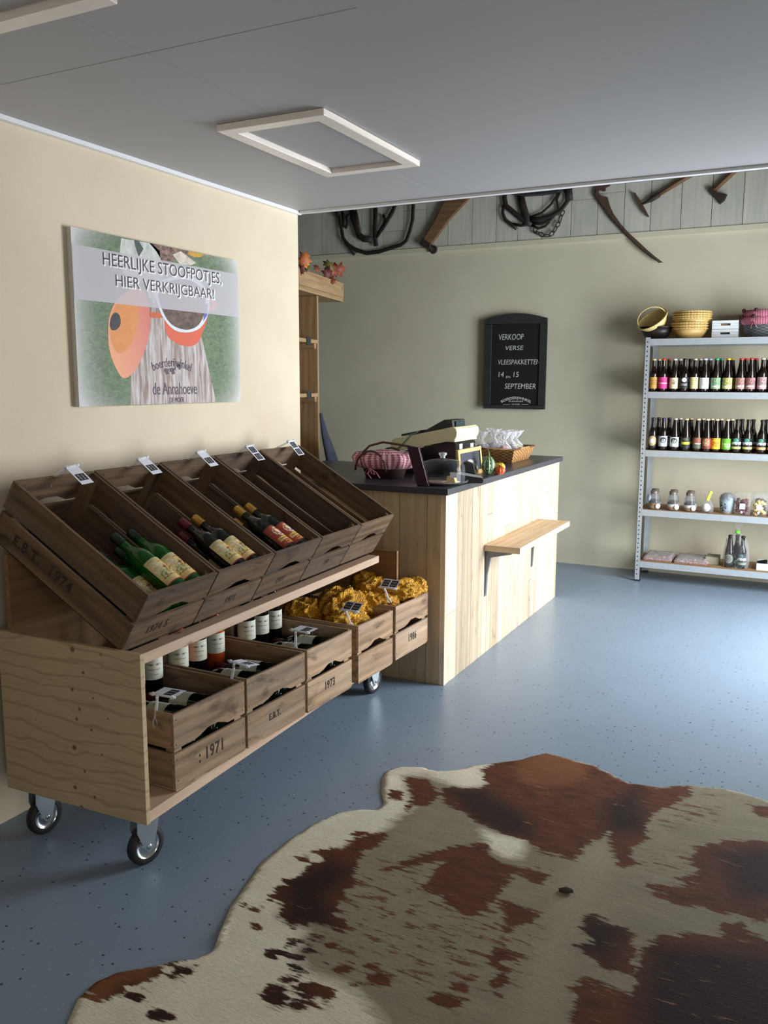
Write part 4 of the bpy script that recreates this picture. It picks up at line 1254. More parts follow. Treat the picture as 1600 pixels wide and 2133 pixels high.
tag(wt.build('worktop', 'worktop', bevel=.002), 'dark grey laminate worktop covering the plank counter', 'worktop')
WZ = CTZ+.0325
# small shelf on the counter front
sh = thing('counter_shelf', 'short plank shelf on two grey brackets fixed to the counter front', 'shelf', T(CX, 4.36, 0))
MB().box((.001, 0, .588), (.205, 1.02, .622)).build('shelf_board', 'shelf_wood', sh, .003)
for yy in (.02, .88):
    b_ = bpy.data.objects.new('bracket', MB().prism([(.002, .586), (.15, .586), (.15, .578), (.03, .55), (.012, .45), (.006, .34), (.002, .335)], yy, yy+.022, lambda a, b, d: (a, d, b)).box((.0005, yy-.006, .33), (.0035, yy+.028, .588)).mesh('bracket', 'steel_bracket'))
    COL.objects.link(b_); b_.parent = sh

# ------------------------------------------------------------------ things on the worktop
# cash register
ry = 4.40
def rp(X, Y):
    q = P(800+.1375*X, 850+.1375*Y, 'y', ry); return (q.x, q.z)
reg = thing('cash_register', 'cream and black cash register with slanted top on the counter', 'cash register', T(-1.95, 4.57, WZ))
RI = T(1.95, -4.57, -WZ)
def rf(a, b, d): return RI @ Vector((a, d, b))
prof = [rp(*q) for q in ((96, 545), (108, 500), (150, 462), (870, 322), (1010, 290), (1060, 292), (1095, 320), (1108, 370), (1102, 430), (1075, 480), (1075, 520), (940, 512), (560, 590), (180, 652), (130, 640), (100, 600))]
MB().prism(prof, ry, ry+.34, rf).build('cream_housing', 'cream', reg, .004)
bx0, bx1 = rp(200, 0)[0], rp(1075, 0)[0]
zr = rp(1075, 530)[1]
m = MB(); m.prism([(bx0+.06, WZ+.075), (bx1-.004, WZ+.075), (bx1-.004, zr-.002), rp(940, 522), rp(560, 600), rp(250, 655)], ry+.02, ry+.32, rf); 
m.build('black_body', 'black_gloss', reg)
m = MB()
for k in range(7):
    z_ = WZ+.085+k*.018
    if z_ < zr-.01: m.box(RI @ Vector((bx0+.16, ry+.014, z_)), RI @ Vector((bx1+.002, ry+.32, z_+.009)))
m.build('cooling_ribs', 'black_gloss', reg)
MB().box(RI @ Vector((-2.30, ry-.03, WZ+.0002)), RI @ Vector((-1.745, ry+.42, WZ+.07))).build('cash_drawer', 'black_gloss', reg, .003)
m = MB()
q = P(955, 898, 'x', -1.80); q2 = P(975, 872, 'x', -1.80)
dz0, dz1 = q.z-.012, q2.z
m.prism([(-1.80, dz0), (-1.81, dz1), (-1.86, dz1), (-2.02, dz0-.01)], ry+.03, ry+.22, rf); m.build('customer_display', 'black_frame', reg, .004)
MB().box(RI @ Vector((-1.803, ry+.06, dz0+.03)), RI @ Vector((-1.7985, ry+.19, dz0+.068))).build('display_window', plain('display_glass', (54, 66, 66), .1, var=.4, scale=40), reg)
m = MB(); a, b = rp(205, 435), rp(500, 375)
m.prism([a, b, (b[0], b[1]+.012), (a[0], a[1]+.012)], ry+.05, ry+.30, rf); m.build('keyboard', 'black_gloss', reg)
# pen on a ribbon lying across the register
rb = MB()
pts = [P(800+.1375*X, 850+.1375*Y, 'y', ry-.006) for X, Y in ((520, 345), (480, 378), (410, 395), (340, 480), (250, 575), (190, 625), (60, 655))]
rb.tube(pts, .007, 8, flat=.35)
tag(rb.build('ribbon_band', plain('mint_ribbon', (112, 160, 140), .5, var=.3, scale=60)), 'mint green band draped over the left end of the cash register', 'ribbon')
# small framed chalk sign
y0s, y1s = P(955, 940, 'x', -1.70).y, P(1003, 932, 'x', -1.70).y
zt = P(955, 938, 'x', -1.70).z
cs = thing('chalk_sign', 'small wood-framed chalk sign leaning on the cash register', 'sign', T(-1.70, y0s, WZ) @ RY(-6))
cw, chh = y1s-y0s, zt-WZ
m = MB(); wf = .022
m.box((0, 0, 0), (.014, wf, chh)).box((0, cw-wf, 0), (.014, cw, chh)).box((0, wf, 0), (.014, cw-wf, wf)).box((0, wf, chh-wf), (.014, cw-wf, chh))
m.build('sign_frame', wood('blond_frame', (232, 194, 132), (206, 162, 100), tone=.05), cs, .003)
MB().box((.002, wf-.002, wf-.002), (.008, cw-wf+.002, chh-wf+.002)).build('sign_surface', plain('sign_slate', (50, 54, 66), .5, var=.1), cs)
for s_, z_, sz, ac in (('BOERDERIJWINKEL', .50, .030, .13), ('DE ANNAHOEVE', .36, .020, None)):
    text_mb(s_, sz, lambda x, y: (.0086, cw/2+x, chh*z_+y), arc=ac, offset=.0005).build('sign_writing', 'white_print', cs)
for k, (u, v) in enumerate(((960, 933), (983, 931))):
    q = P(u, v, 'x', -1.745)
    o = MB().box((q.x, q.y-.022, q.z-.018), (q.x+.001, q.y+.022, q.z+.022)).build('note_card', 'card')
    tag(o, ['small white note card, left of two above the chalk sign', 'small white note card, right of two above the chalk sign'][k], 'card', 'note cards on the cash register')
# glass cake dome
dc = Vector((-1.67, 3.97, WZ))
cd_ = thing('cake_dome', 'clear glass cake dome on a scalloped glass plate', 'cake dome', T(*dc))
sc_f = lambda a, z: 1+.025*math.cos(a*28)
MB().lathe([(.0001, .004), (.08, .004), (.118, .010), (.126, .018), (.127, .022), (.118, .016), (.08, .009), (.0001, .009)], 112, rfun=sc_f).build('glass_plate', 'dome_glass', cd_)
MB().lathe([(.113, .016), (.113, .075), (.110, .095), (.098, .112), (.070, .122), (.03, .128), (.014, .130), (.011, .140), (.020, .150), (.021, .158), (.014, .161), (.0001, .160)], 64, rfun=lambda a, z: 1+(.012*math.cos(a*36) if .09 < z < .125 else 0)).build('glass_dome', 'dome_glass', cd_)
MB().lathe([(.012, .131), (.0115, .139), (.0205, .150), (.0205, .157), (.0001, .1605)], 24).build('dome_knob', 'acrylic', cd_)
o = MB().lathe([(.0001, .0105), (.085, .0105), (.088, .013), (.0001, .014)], 40, T(*dc)).build('paper_doily', plain('doily_paper', (206, 190, 178), .8, var=.1))
tag(o, 'round paper doily lying on the plate inside the cake dome', 'doily')
o = MB().prism([(0, 0), (.05, 0), (.042, .03), (.006, .03)], 0, .03, lambda a, b, d: (dc.x+.035+a, dc.y-.04+d, WZ+.0145+b)).build('cheese_cube', plain('pale_cheese', (226, 200, 140), .5, var=.1))
tag(o, 'pale yellow piece of cheese under the glass dome', 'cheese')
q = P(945, 990, 'y', dc.y-.118)
o = MB().box((q.x-.018, q.y-.002, q.z-.012), (q.x+.018, q.y-.001, q.z+.014)).build('price_sticker', 'card')
tag(o, 'white price sticker on the front of the glass dome', 'sticker')
# leaning dark panel
pp = [P(u, v, 'y', 3.86) for u, v in ((848, 927), (873, 932), (894, 1019), (870, 1017))]
zmin = min(p.z for p in pp)
m = MB(); m.prism([(p.x, max(p.z, WZ+.0005)) for p in pp], 3.852, 3.872, lambda a, b, d: (a, d, b))
tag(m.build('leaning_slab', 'purple', bevel=.002), 'dark purple panel leaning beside the glass cake dome', 'panel')
# little glass shaker
q = P(863, 1008, 'z', WZ)
s_ = thing('glass_shaker', 'tiny pointed glass shaker left of the purple panel', 'shaker', T(q.x-.01, q.y+.05, WZ))
MB().lathe([(.0001, 0), (.022, 0), (.023, .01), (.018, .035), (.008, .055), (.005, .062)], 20).build('shaker_glass', 'dome_glass', s_)
MB().lathe([(.006, .060), (.0055, .075), (.0001, .082)], 12).build('shaker_tip', 'card', s_)
# payment terminal
q = P(968, 1010, 'z', WZ)
tm = thing('payment_terminal', 'black card payment terminal in front of the chalk sign', 'payment terminal', T(q.x-.022, q.y+.10, WZ) @ RZ(25) @ Matrix.Scale(1.3, 4))
MB().prism([(-.045, 0), (.055, 0), (.06, .012), (.045, .03), (-.035, .045), (-.05, .035)], -.035, .04, lambda a, b, d: (a, d, b)).build('terminal_body', 'black_gloss', tm, .004)
MB().prism([(-.03, .046), (.03, .036), (.02, .075), (-.006, .085), (-.028, .07)], -.03, .032, lambda a, b, d: (a, d, b)).build('terminal_hood', 'black', tm, .004)
MB().prism([(-.046, .0365), (-.036, .0462), (.046, .0312), (.056, .022)], -.037, -.0345, lambda a, b, d: (a, d, b)).build('terminal_trim', 'zinc', tm)
# gourds
def pumpkin(name, label, loc, rx, rz, ribs, depth, mat, stemh, stem, cat, tall=0):
    o = thing(name, label, cat, T(*loc))
    m = MB()
    pr = []
    for k in range(17):
        a = -PI/2+PI*k/16
        r = rx*math.cos(a); z = rz+rz*math.sin(a)
        if tall: r *= 1-.22*max(0, (z/(2*rz)-.45))*tall
        if k in (0, 16): r = .0005
        if not tall and k > 13: z -= (k-13)*.003
        pr.append((max(r, .0005), z))
    m.lathe(pr, 72, rfun=lambda a, z: 1-depth*abs(math.sin(a*ribs/2))**3)
    m.build('fruit', mat, o)
    m = MB(); top = 2*rz-(0 if tall else .008)
    m.tube([(0, 0, top-.004), (.002, 0, top+stemh*.4), (-.006, .002, top+stemh)], [.008, .0045, .004], 8)
    m.build('stem', stem, o)
    return o
t = NT('striped_green_gourd')
uvg = t.uv(); sp = t.n('ShaderNodeSeparateXYZ'); t.l(uvg, sp.inputs[0])
st_ = t.math('ABSOLUTE', t.math('SUBTRACT', t.math('FRACT', t.math('MULTIPLY', sp.outputs[0], 9)), .5))
nz = t.noise(t.obj(), 90, 3)
fm = t.math('MAXIMUM', t.math('LESS_THAN', st_, .07), t.ramp(nz, .56, .62))
t.color(t.mix(fm, lin((72, 104, 66)), lin((206, 216, 178)))); t.set(Roughness=.45)
M['gourd'] = t.m
gq = P(1019, 990, 'z', WZ)
pumpkin('gourd', 'green striped gourd with a tall stem on the counter', (gq.x-.02, gq.y+.04, WZ), .040, .052, 10, .06, 'gourd', .035, plain('green_stem', (88, 110, 60), .7), 'gourd', 1)
oq = P(1043, 990, 'z', WZ)
pumpkin('pumpkin', 'tiny orange pumpkin right of the striped gourd', (oq.x-.015, oq.y+.03, WZ), .030, .024, 10, .12, plain('orange_pumpkin', (216, 92, 36), .4, var=.08), .012, plain('dark_stem', (80, 60, 40), .8), 'pumpkin')
pumpkin('pumpkin', 'small yellow pumpkin behind the tiny orange one', (oq.x-.055, oq.y+.13, WZ), .036, .030, 10, .12, plain('yellow_pumpkin', (232, 186, 60), .4, var=.12), .014, plain('dark_stem', (80, 60, 40), .8), 'pumpkin')
# wicker tray of cellophane bags
bl_, br_ = P(1076, 961, 'z', WZ), P(1145, 959, 'z', WZ)
bk = thing('wicker_tray', 'brown wicker tray filled with cellophane bags at the far counter end', 'basket', T(-1.86, 5.40, WZ) @ RZ(0))
tw_, tl_, thh = .27, .36, .085      # x depth, y length at the base
def tray_ring(z, g): return [(-tw_/2-g, -tl_/2-g*1.4, z), (tw_/2+g, -tl_/2-g*1.4, z), (tw_/2+g, tl_/2+g*1.4, z), (-tw_/2-g, tl_/2+g*1.4, z)]
m = MB(); r0, r1 = tray_ring(0, 0), tray_ring(thh, .028); r0i, r1i = tray_ring(.006, -.012), tray_ring(thh, .018)
for i in range(4):
    j = (i+1) % 4; ln = (Vector(r0[j])-Vector(r0[i])).length
    m.face([r0[i], r0[j], r1[j], r1[i]], [(0, 0), (ln, 0), (ln, .4), (0, .4)])
    m.face([r0i[j], r0i[i], r1i[i], r1i[j]], [(0, 0), (ln, 0), (ln, .4), (0, .4)])
m.face(list(reversed(r0))); m.face(r0i)
m.build('woven_body', weave('tray_wicker', (206, 162, 102), (130, 84, 42), 46, 22), bk)
m = MB(); m.tube([tuple(p) for p in tray_ring(thh, .023)], .009, 8, closed=True, flat=.7); m.build('woven_rim', 'wicker', bk)
bd = [(-.09, -.13, .10, 'dark brown', (84, 54, 40)), (.06, -.12, .10, 'pink and white', (214, 160, 160)), (.07, -.02, .10, 'dark blue and brown', (90, 64, 60)), (.065, .10, .10, 'yellow', (226, 196, 120)), (-.06, .02, .11, 'white', (214, 208, 206)), (-.07, .13, .09, 'pale', (220, 212, 200))]
for k, (x, y, hh, nm, cc) in enumerate(bd):
    o = thing('gift_bag', f'cellophane bag with {nm} sweets in the wicker tray', 'gift bag', T(-1.86+x, 5.40+y, WZ+.008), 'cellophane bags in the wicker tray')
    m = MB(); m.blob((0, 0, .05), (.042, .042, .048), .2, 3, 14, k*3+1); m.build('sweets', plain('sweets_'+nm.replace(' ', '_'), cc, .5, var=.35, scale=90), o)
    m = MB(); m.lathe([(.002, .0), (.046, .004), (.050, .05), (.046, .09), (.028, hh+.01), (.012, hh+.03), (.03, hh+.055), (.052, hh+.085)], 36, rfun=lambda a, z: 1+.22*noise.noise(Vector((math.cos(a)*2+k*5, math.sin(a)*2, z*26)))+.10*math.sin(a*9+z*80)); m.build('cellophane', 'cello', o)
    if k in (1, 2, 3):
        m = MB(); m.lathe([(.053, .05), (.053, .078)], 10, a0=-.45, a1=.45); m.build('bag_label', 'card', o)
# gingham cloth basket
q = P(822, 985, 'z', WZ+.02)
gb = thing('gingham_basket', 'dark basket lined with red gingham cloth beside the tilted crates', 'basket', T(-2.06, 4.10, WZ))
gbx = T(2.06, -4.10, -WZ)
m = MB(); m.lathe([(.0001, 0), (.085, 0), (.10, .06), (.11, .075)], 32, Matrix.Diagonal((1.25, .9, 1, 1))); m.build('basket_body', plain('dark_basket', (58, 32, 28), .7, var=.3, scale=70), gb)
m = MB(); m.lathe([(.100, .052), (.128, .060), (.142, .09), (.146, .115), (.132, .135), (.110, .125), (.09, .128), (.06, .142), (.02, .15), (.0005, .15)], 64, Matrix.Diagonal((1.25, .9, 1, 1)), rfun=lambda a, z: 1+.05*math.sin(a*11+z*30)+.06*noise.noise(Vector((math.cos(a)*2, math.sin(a)*2, z*9))))
m.build('gingham_cloth', 'gingham', gb)
m = MB()
for sy in (-1, 1):
    m.tube([(.0+.09*math.cos(PI*k/12)*1.0-.02, sy*.125, .045+.105*math.sin(PI*k/12)) for k in range(13)], .0055, 8)
m.build('handle', 'brown_handle', gb)
m = MB()
m.tube([(-.12, -.05, .12), (-.07, -.04, .17), (.0, -.02, .19), (.08, 0, .18), (.14, .02, .17), (.17, .03, .13)], .006, 8); m.build('branch_handle', 'brown_handle', gb)
m = MB()
for sx in (-1, 1): m.tube([(-.02, -.128, .06), (-.02+sx*.02, -.134, .05), (-.02+sx*.03, -.136, .03), (-.02+sx*.01, -.134, .035), (-.02, -.128, .06)], .004, 6, flat=.4)
m.tube([(-.02, -.128, .06), (.02, -.135, .04), (.04, -.135, .012)], .004, 6, flat=.4); m.tube([(-.02, -.128, .06), (-.03, -.135, .03), (-.01, -.135, .008)], .004, 6, flat=.4)
m.build('ribbon_bow', 'gingham_small', gb)

# ------------------------------------------------------------------ rear bookshelf with autumn leaves
SHM = T(-3.006, 4.765, 0) @ RZ(11)
bs = thing('tall_wooden_shelf', 'tall narrow plank shelf behind the end of the cream wall', 'shelf', SHM)
MB().box((-.005, -.8, 2.10), (.02, .84, 2.20)).build('fascia_board', 'rack_wood', bs, .002)
MB().box((-.34, -.8, 2.068), (.018, .84, 2.099)).build('top_board', 'rack_wood', bs, .002)
MB().box((-.34, .335, 0), (0, .36, 2.066)).build('side_panel', 'rack_wood', bs, .002)
MB().box((-.34, -.75, 0), (0, -.725, 2.066)).build('side_panel', 'rack_wood', bs, .002)
MB().box((-.36, -.75, 0), (-.341, .36, 2.066)).build('back_panel', 'rack_wood', bs)
for z in (.4, .95, 1.395, 1.75):
    MB().box((-.34, -.724, z), (.0, .334, z+.025)).build('shelf_board', 'rack_wood', bs, .002)
    MB().box((-.30, .30, z-.035), (-.01, .334, z-.001)).build('shelf_batten', 'rack_wood', bs)
for z in (1.752, 1.40):
    o = MB().box((0.001, .12, z-.02), (.004, .20, z+.035)).build('shelf_label', 'black_frame'); o.matrix_world = SHM
    tag(o, 'dark chalk label on the '+('upper' if z > 1.6 else 'lower')+' edge of the tall wooden shelf', 'label', 'labels on the tall shelf')
# maple leaves
LEAF = [(0, -.5), (.12, -.18), (.48, -.30), (.36, -.05), (.62, .16), (.38, .18), (.36, .42), (.18, .30), (0, .62), (-.18, .30), (-.36, .42), (-.38, .18), (-.62, .16), (-.36, -.05), (-.48, -.30), (-.12, -.18)]
lm = [plain('rust_leaf', (132, 64, 38), .6, var=.2), plain('orange_leaf', (176, 96, 44), .6, var=.2), plain('maroon_leaf', (92, 40, 32), .6, var=.2), plain('yellow_leaf', (216, 170, 60), .6, var=.2), plain('moss_leaf', (96, 96, 44), .6, var=.2)]
def leaf(u, v, size, mi, seed, lab):
    r_ = random.Random(seed)
    y_ = 4.765+1.02*((u-622)/86)*.8
    x_ = -3.006-.2*(y_-4.765)+.04
    q = P(u, v, 'x', x_)
    vs = [(0, 0, .03*size)]
    for k, (a, b) in enumerate(LEAF):
        vs.append((a*size, b*size, -.18*size*(a*a+b*b)+.04*size*math.sin(k*2.1)))
    fs = [(0, k, k % 16+1) for k in range(1, 17)]
    m = MB(); m.shared(vs, fs)
    o = m.build('maple_leaf', lm[mi])
    sd = o.modifiers.new('thick', 'SOLIDIFY'); sd.thickness = .0015
    o.matrix_world = T(*q) @ Vector((1, -.9, .1)).to_track_quat('Z', 'Y').to_matrix().to_4x4() @ RXm(r_.uniform(-28, 28)) @ RY(r_.uniform(-28, 28)) @ RZ(r_.uniform(0, 360))
    tag(o, lab, 'leaf', 'autumn maple leaves on the tall shelf')
for k, a in enumerate(((686, 552, .085, 4, 'dark green-brown maple leaf, upper left of the right-hand cluster'), (704, 560, .11, 0, 'rust-orange maple leaf at the far right of the shelf top'), (694, 564, .10, 0, 'rust maple leaf in the middle of the right-hand cluster'),
                       (684, 572, .10, 2, 'maroon maple leaf at the left of the right-hand cluster'), (690, 582, .08, 0, 'brown maple leaf hanging lowest over the fascia board'), (632, 541, .10, 1, 'orange maple leaf standing beside the cream wall end'),
                       (634, 550, .07, 3, 'yellow maple leaf just under the standing orange one'), (627, 562, .06, 2, 'small maroon leaf hanging by the cream wall end'), (661, 560, .06, 0, 'flat rust leaf midway along the shelf top'), (641, 558, .05, 4, 'small green leaf lying on the shelf top'))):
    leaf(a[0], a[1], a[2]*1.0, a[3], k*7+3, a[4])
# a coat hanging behind the shelf
ctq = P(668, 910, 'x', -3.0)
m = MB(); m.tube([(ctq.x, ctq.y, ctq.z+.16), (ctq.x+.02, ctq.y+.02, ctq.z+.02), (ctq.x+.05, ctq.y+.06, ctq.z-.15), (ctq.x+.08, ctq.y+.08, ctq.z-.4)], [.012, .035, .06, .085], 12, flat=.5)
tag(m.build('hanging_cloth', 'navy_cloth'), 'dark blue-grey cloth hanging beside the tall wooden shelf', 'cloth')
#@@PART3
# ------------------------------------------------------------------ steel rack against the back wall
RX0, RX1, RY0, RY1 = -1.182, .03, 6.60, 6.97
rk = thing('steel_rack', 'galvanised steel shelf rack full of beer bottles by the back wall', 'rack', T(RX0, RY0, 0))
W_, D_ = RX1-RX0, RY1-RY0
for nm, x, y, sx, sy in (('a', 0, 0, 1, 1), ('b', 0, D_, 1, -1), ('c', W_, 0, -1, 1), ('d', W_, D_, -1, -1)):
    m = MB()
    def lo_hi(a, b): return (min(a[0], b[0]), min(a[1], b[1]), a[2]), (max(a[0], b[0]), max(a[1], b[1]), b[2])
    m.box(*lo_hi((x, y, .006), (x+sx*.036, y+sy*.002, 1.822)))
    m.box(*lo_hi((x, y, .006), (x+sx*.002, y+sy*.036, 1.822)))
    z = .05
    while z < 1.8:
        yy = y-sy*.0004
        m.face([(x+sx*.012, yy, z), (x+sx*.020, yy, z), (x+sx*.020, yy, z+.010), (x+sx*.012, yy, z+.010)], mi=1)
        z += .034
    m.build('post', ['galv', 'black'], rk)
    MB().box(*lo_hi((x-sx*.002, y-sy*.002, 0), (x+sx*.040, y+sy*.040, .012))).build('foot_cap', 'rubber', rk)
SZ = [1.812, 1.43, 1.0, .553, .157]
for z in SZ:
    m = MB()
    m.box((.036 if z < 1.8 else .03, -.001, z-.047), (W_-.036, .002, z-.001)).box((.036, D_-.002, z-.047), (W_-.036, D_, z-.001))
    m.box((.001, .036, z-.045), (.003, D_-.036, z-.001)).box((W_-.003, .036, z-.045), (W_-.001, D_-.036, z-.001))
    m.box((.036, .002, z-.047), (W_-.036, .02, z-.045))
    m.build('shelf_beam', 'galv', rk)
    MB().box((.004, .003, z-.009), (W_-.004, D_-.003, z)).build('shelf_deck', 'chip', rk)

# beers ---------------------------------------------------------------
def lm_(name, base, *items): return label_mat(name, base, items)
BEER = [  # px, shelf, kind, cap colour, label, words
 (1360, 1, 'beer', (216, 196, 150), lm_('amber_label', (184, 136, 60), ('lines', .3, .3, .8, .8, (120, 80, 30), 3)), 'amber-brown label'),
 (1380, 1, 'beer', (190, 70, 50), lm_('pink_label', (214, 54, 130), ('rect', 0, .42, 1, .52, (236, 170, 200)), ('lines', .25, .55, .75, .8, (160, 20, 90), 2)), 'bright pink label'),
 (1403, 1, 'steinie', (216, 216, 212), lm_('ivory_label', (222, 208, 170), ('figure', .5, .6, .12, .25, (70, 50, 40))), 'ivory label and small drawing'),
 (1424, 1, 'beer', (30, 30, 30), lm_('black_moon_label', (30, 30, 32), ('disc', .5, .76, .2, .18, (226, 226, 226)), ('lines', .25, .25, .75, .45, (210, 210, 210), 2)), 'black label and white disc'),
 (1445, 1, 'beer', (200, 190, 160), lm_('straw_label', (226, 210, 150), ('lines', .3, .3, .7, .8, (190, 170, 110), 3)), 'plain straw-yellow label'),
 (1466, 1, 'steinie', (200, 210, 230), lm_('white_label', (226, 228, 236), ('lines', .2, .3, .7, .9, (170, 176, 190), 4)), 'plain white label'),
 (1490, 1, 'steinie', (50, 170, 110), lm_('green_figure_label', (150, 184, 140), ('figure', .5, .6, .4, .4, (70, 104, 78)), ('lines', .2, .12, .85, .35, (240, 240, 236), 1)), 'green cap and green figure label'),
 (1514, 1, 'steinie', (230, 200, 50), lm_('yellow_figure_label', (216, 212, 130), ('figure', .45, .6, .4, .4, (110, 104, 60)), ('lines', .2, .12, .85, .35, (240, 240, 230), 1)), 'yellow cap and yellow figure label'),
 (1541, 1, 'steinie', (206, 60, 50), lm_('rose_figure_label', (186, 144, 136), ('figure', .5, .6, .4, .4, (110, 60, 54)), ('lines', .2, .12, .85, .38, (240, 236, 232), 1)), 'red cap and rosy figure label'),
 (1562, 1, 'steinie', (206, 60, 50), lm_('maroon_figure_label', (176, 126, 124), ('figure', .5, .6, .4, .4, (96, 46, 46)), ('lines', .2, .12, .85, .38, (240, 236, 232), 1)), 'red cap and maroon figure label'),
 (1586, 1, 'beer', (226, 216, 196), lm_('mauve_figure_label', (190, 160, 160), ('figure', .5, .6, .4, .4, (110, 76, 76)), ('lines', .2, .12, .85, .38, (240, 236, 232), 1)), 'pale cap and mauve figure label'),
 (1611, 1, 'steinie', (206, 60, 50), lm_('dusty_label', (170, 140, 134), ('figure', .5, .6, .4, .4, (100, 60, 54))), 'dusty rose label at the frame edge'),
 (1358, 2, 'beer', (60, 40, 30), lm_('tan_oval_label', (24, 13, 9), ('disc', .5, .55, .38, .44, (176, 156, 110)), ('disc', .5, .55, .2, .22, (214, 210, 196))), 'tan oval label'),
 (1380, 2, 'beer', (50, 40, 90), lm_('pale_blue_portrait_label', (206, 212, 224), ('disc', .5, .66, .27, .25, (36, 38, 44)), ('figure', .5, .62, .2, .16, (206, 212, 224)), ('rect', 0, 0, 1, .1, (30, 30, 34))), 'pale blue label and dark portrait'),
 (1404, 2, 'steinie', (216, 206, 180), lm_('pale_green_portrait_label', (214, 224, 210), ('disc', .5, .66, .27, .25, (36, 38, 38)), ('figure', .5, .62, .2, .16, (214, 224, 210)), ('rect', 0, 0, 1, .1, (30, 34, 30))), 'pale green label and dark portrait'),
 (1427, 2, 'steinie', (216, 196, 150), lm_('yellow_bar_label', (34, 34, 30), ('rect', .15, .35, .85, .58, (222, 212, 50)), ('figure', .5, .82, .2, .14, (120, 116, 90))), 'black label with a yellow bar'),
 (1451, 2, 'steinie', (220, 206, 170), lm_('mixed_label', (92, 96, 76), ('figure', .45, .7, .4, .28, (190, 64, 44)), ('lines', .2, .35, .8, .55, (226, 220, 200), 1)), 'green and red illustrated label'),
 (1471, 2, 'steinie', (220, 206, 170), lm_('red_brown_label', (120, 62, 44), ('figure', .5, .6, .35, .35, (214, 176, 130)), ('rect', .7, .2, 1, .9, (190, 70, 60))), 'red-brown illustrated label'),
 (1490, 2, 'steinie', (220, 206, 170), lm_('bright_yellow_label', (244, 196, 42), ('figure', .5, .5, .32, .26, (170, 70, 30)), ('lines', .15, .82, .85, .96, (120, 80, 20), 1)), 'bright yellow label'),
 (1512, 2, 'steinie', (220, 206, 170), lm_('bright_green_label', (100, 170, 46), ('lines', .1, .4, .9, .6, (216, 240, 190), 1), ('figure', .6, .3, .3, .12, (220, 240, 200))), 'bright green label'),
 (1533, 2, 'beer', (40, 30, 24), 'OPN_Y', 'green dot and pale yellow band, left one'),
 (1556, 2, 'beer', (40, 30, 24), 'OPN_Y', 'green dot and pale yellow band, right one'),
 (1585, 2, 'beer', (40, 30, 24), 'OPN_O', 'green dot and orange band'),
 (1608, 2, 'beer', (40, 30, 24), 'OPN_O', 'dark label at the frame edge'),
]
M['OPN_Y'] = lm_('green_dot_yellow_band', (18, 20, 22), ('disc', .45, .82, .2, .19, (72, 138, 118)), ('rect', 0, .08, 1, .28, (216, 214, 120)))
M['OPN_O'] = lm_('green_dot_orange_band', (18, 20, 22), ('disc', .45, .82, .2, .19, (72, 138, 118)), ('rect', 0, .08, 1, .28, (222, 170, 100)))
opn = MB()
text_mb('OPENER', .0235, lambda x, y: (.0314*math.cos(x/.0314-.0), .0314*math.sin(x/.0314-.0), .068+y), mb=opn, offset=.0012, sx=.92)
opn_me = opn.mesh('label_writing', 'white_print')
def cap_mat(c):
    k = 'cap_%d_%d_%d' % c
    if k not in M: M[k] = plain('crown_cap_'+k, c, .35, .2, 0)
    return k
r_ = random.Random(3)
for px, sh_, kind, cc, lab, words in BEER:
    z = SZ[sh_]; q = P(px, 815 if sh_ == 1 else 940, 'y', 6.645)
    if not isinstance(lab, str): M[lab.name] = lab; lab_k = lab.name
    else: lab_k = lab
    for row in range(2):
        x = q.x+(.024+r_.uniform(-.004, .004) if row else 0)
        y = 6.645+row*.078+r_.uniform(-.004, .004)
        gm = 'brown_glass'
        shn = 'upper' if sh_ == 1 else 'lower'
        tw_o = math.degrees(math.atan2(-y, -x))+r_.uniform(-8, 8)
        lb = f'beer bottle, {words}, '+('front' if row == 0 else 'back')+f' row, {shn} beer shelf'
        o = bottle('beer_bottle', lb, T(x, y, z+.0005) @ RZ(tw_o), kind, gm, cap_mat(cc), lab_k, f'beer bottles on the {shn} beer shelf')
        if lab_k.startswith('OPN'): put('label_writing', opn_me, o)

# top shelf baskets ----------------------------------------------------
def bowl(name, label, loc, r0, r1, h, mat, group=None, tiltm=None, sq=1.0, handles=None, cat='basket'):
    o = thing(name, label, cat, T(*loc) @ (tiltm or Matrix()), group)
    D = Matrix.Diagonal((1, sq, 1, 1))
    m = MB(); m.lathe([(.0005, 0), (r0, 0), (r0+(r1-r0)*.55, h*.45), (r1, h), (r1-.006, h), (r0+(r1-r0)*.5, h*.46), (r0-.005, .006), (.0005, .006)], 48, D, rfun=lambda a, z: 1+.012*math.sin(a*24)); m.build('woven_body', mat, o)
    m = MB(); m.tube([(r1*math.cos(2*PI*k/40), sq*r1*math.sin(2*PI*k/40), h) for k in range(40)], .006, 8, closed=True); m.build('woven_rim', mat, o)
    return o
def rp6(u, y=6.78): return P(u, 700, 'y', y).x
xb = rp6(1369)
bowl('round_basket', 'black shallow basket at the left end of the top rack shelf', (xb, 6.74, SZ[0]), .07, .118, .088, 'wicker_black', sq=.8)
o = bowl('round_basket', 'pale yellow basket tilted inside the black basket', (xb+.005, 6.745, SZ[0]+.085), .06, .115, .085, 'wicker_pale', tiltm=RY(-28) @ RXm(38), sq=.85)
m = MB(); m.tube([(.105*math.cos(a), 0, .085+.10*math.sin(a)) for a in [PI*k/14 for k in range(15)]], .0035, 6); m.build('handle', 'wicker_pale', o)
xb = rp6(1441)
zz = [0, .020, .036, .070, .086, .100, .116]
nm_ = ['lowest', 'second lowest', 'third from below', 'fourth from below', 'third from the top', 'second from the top', 'topmost']
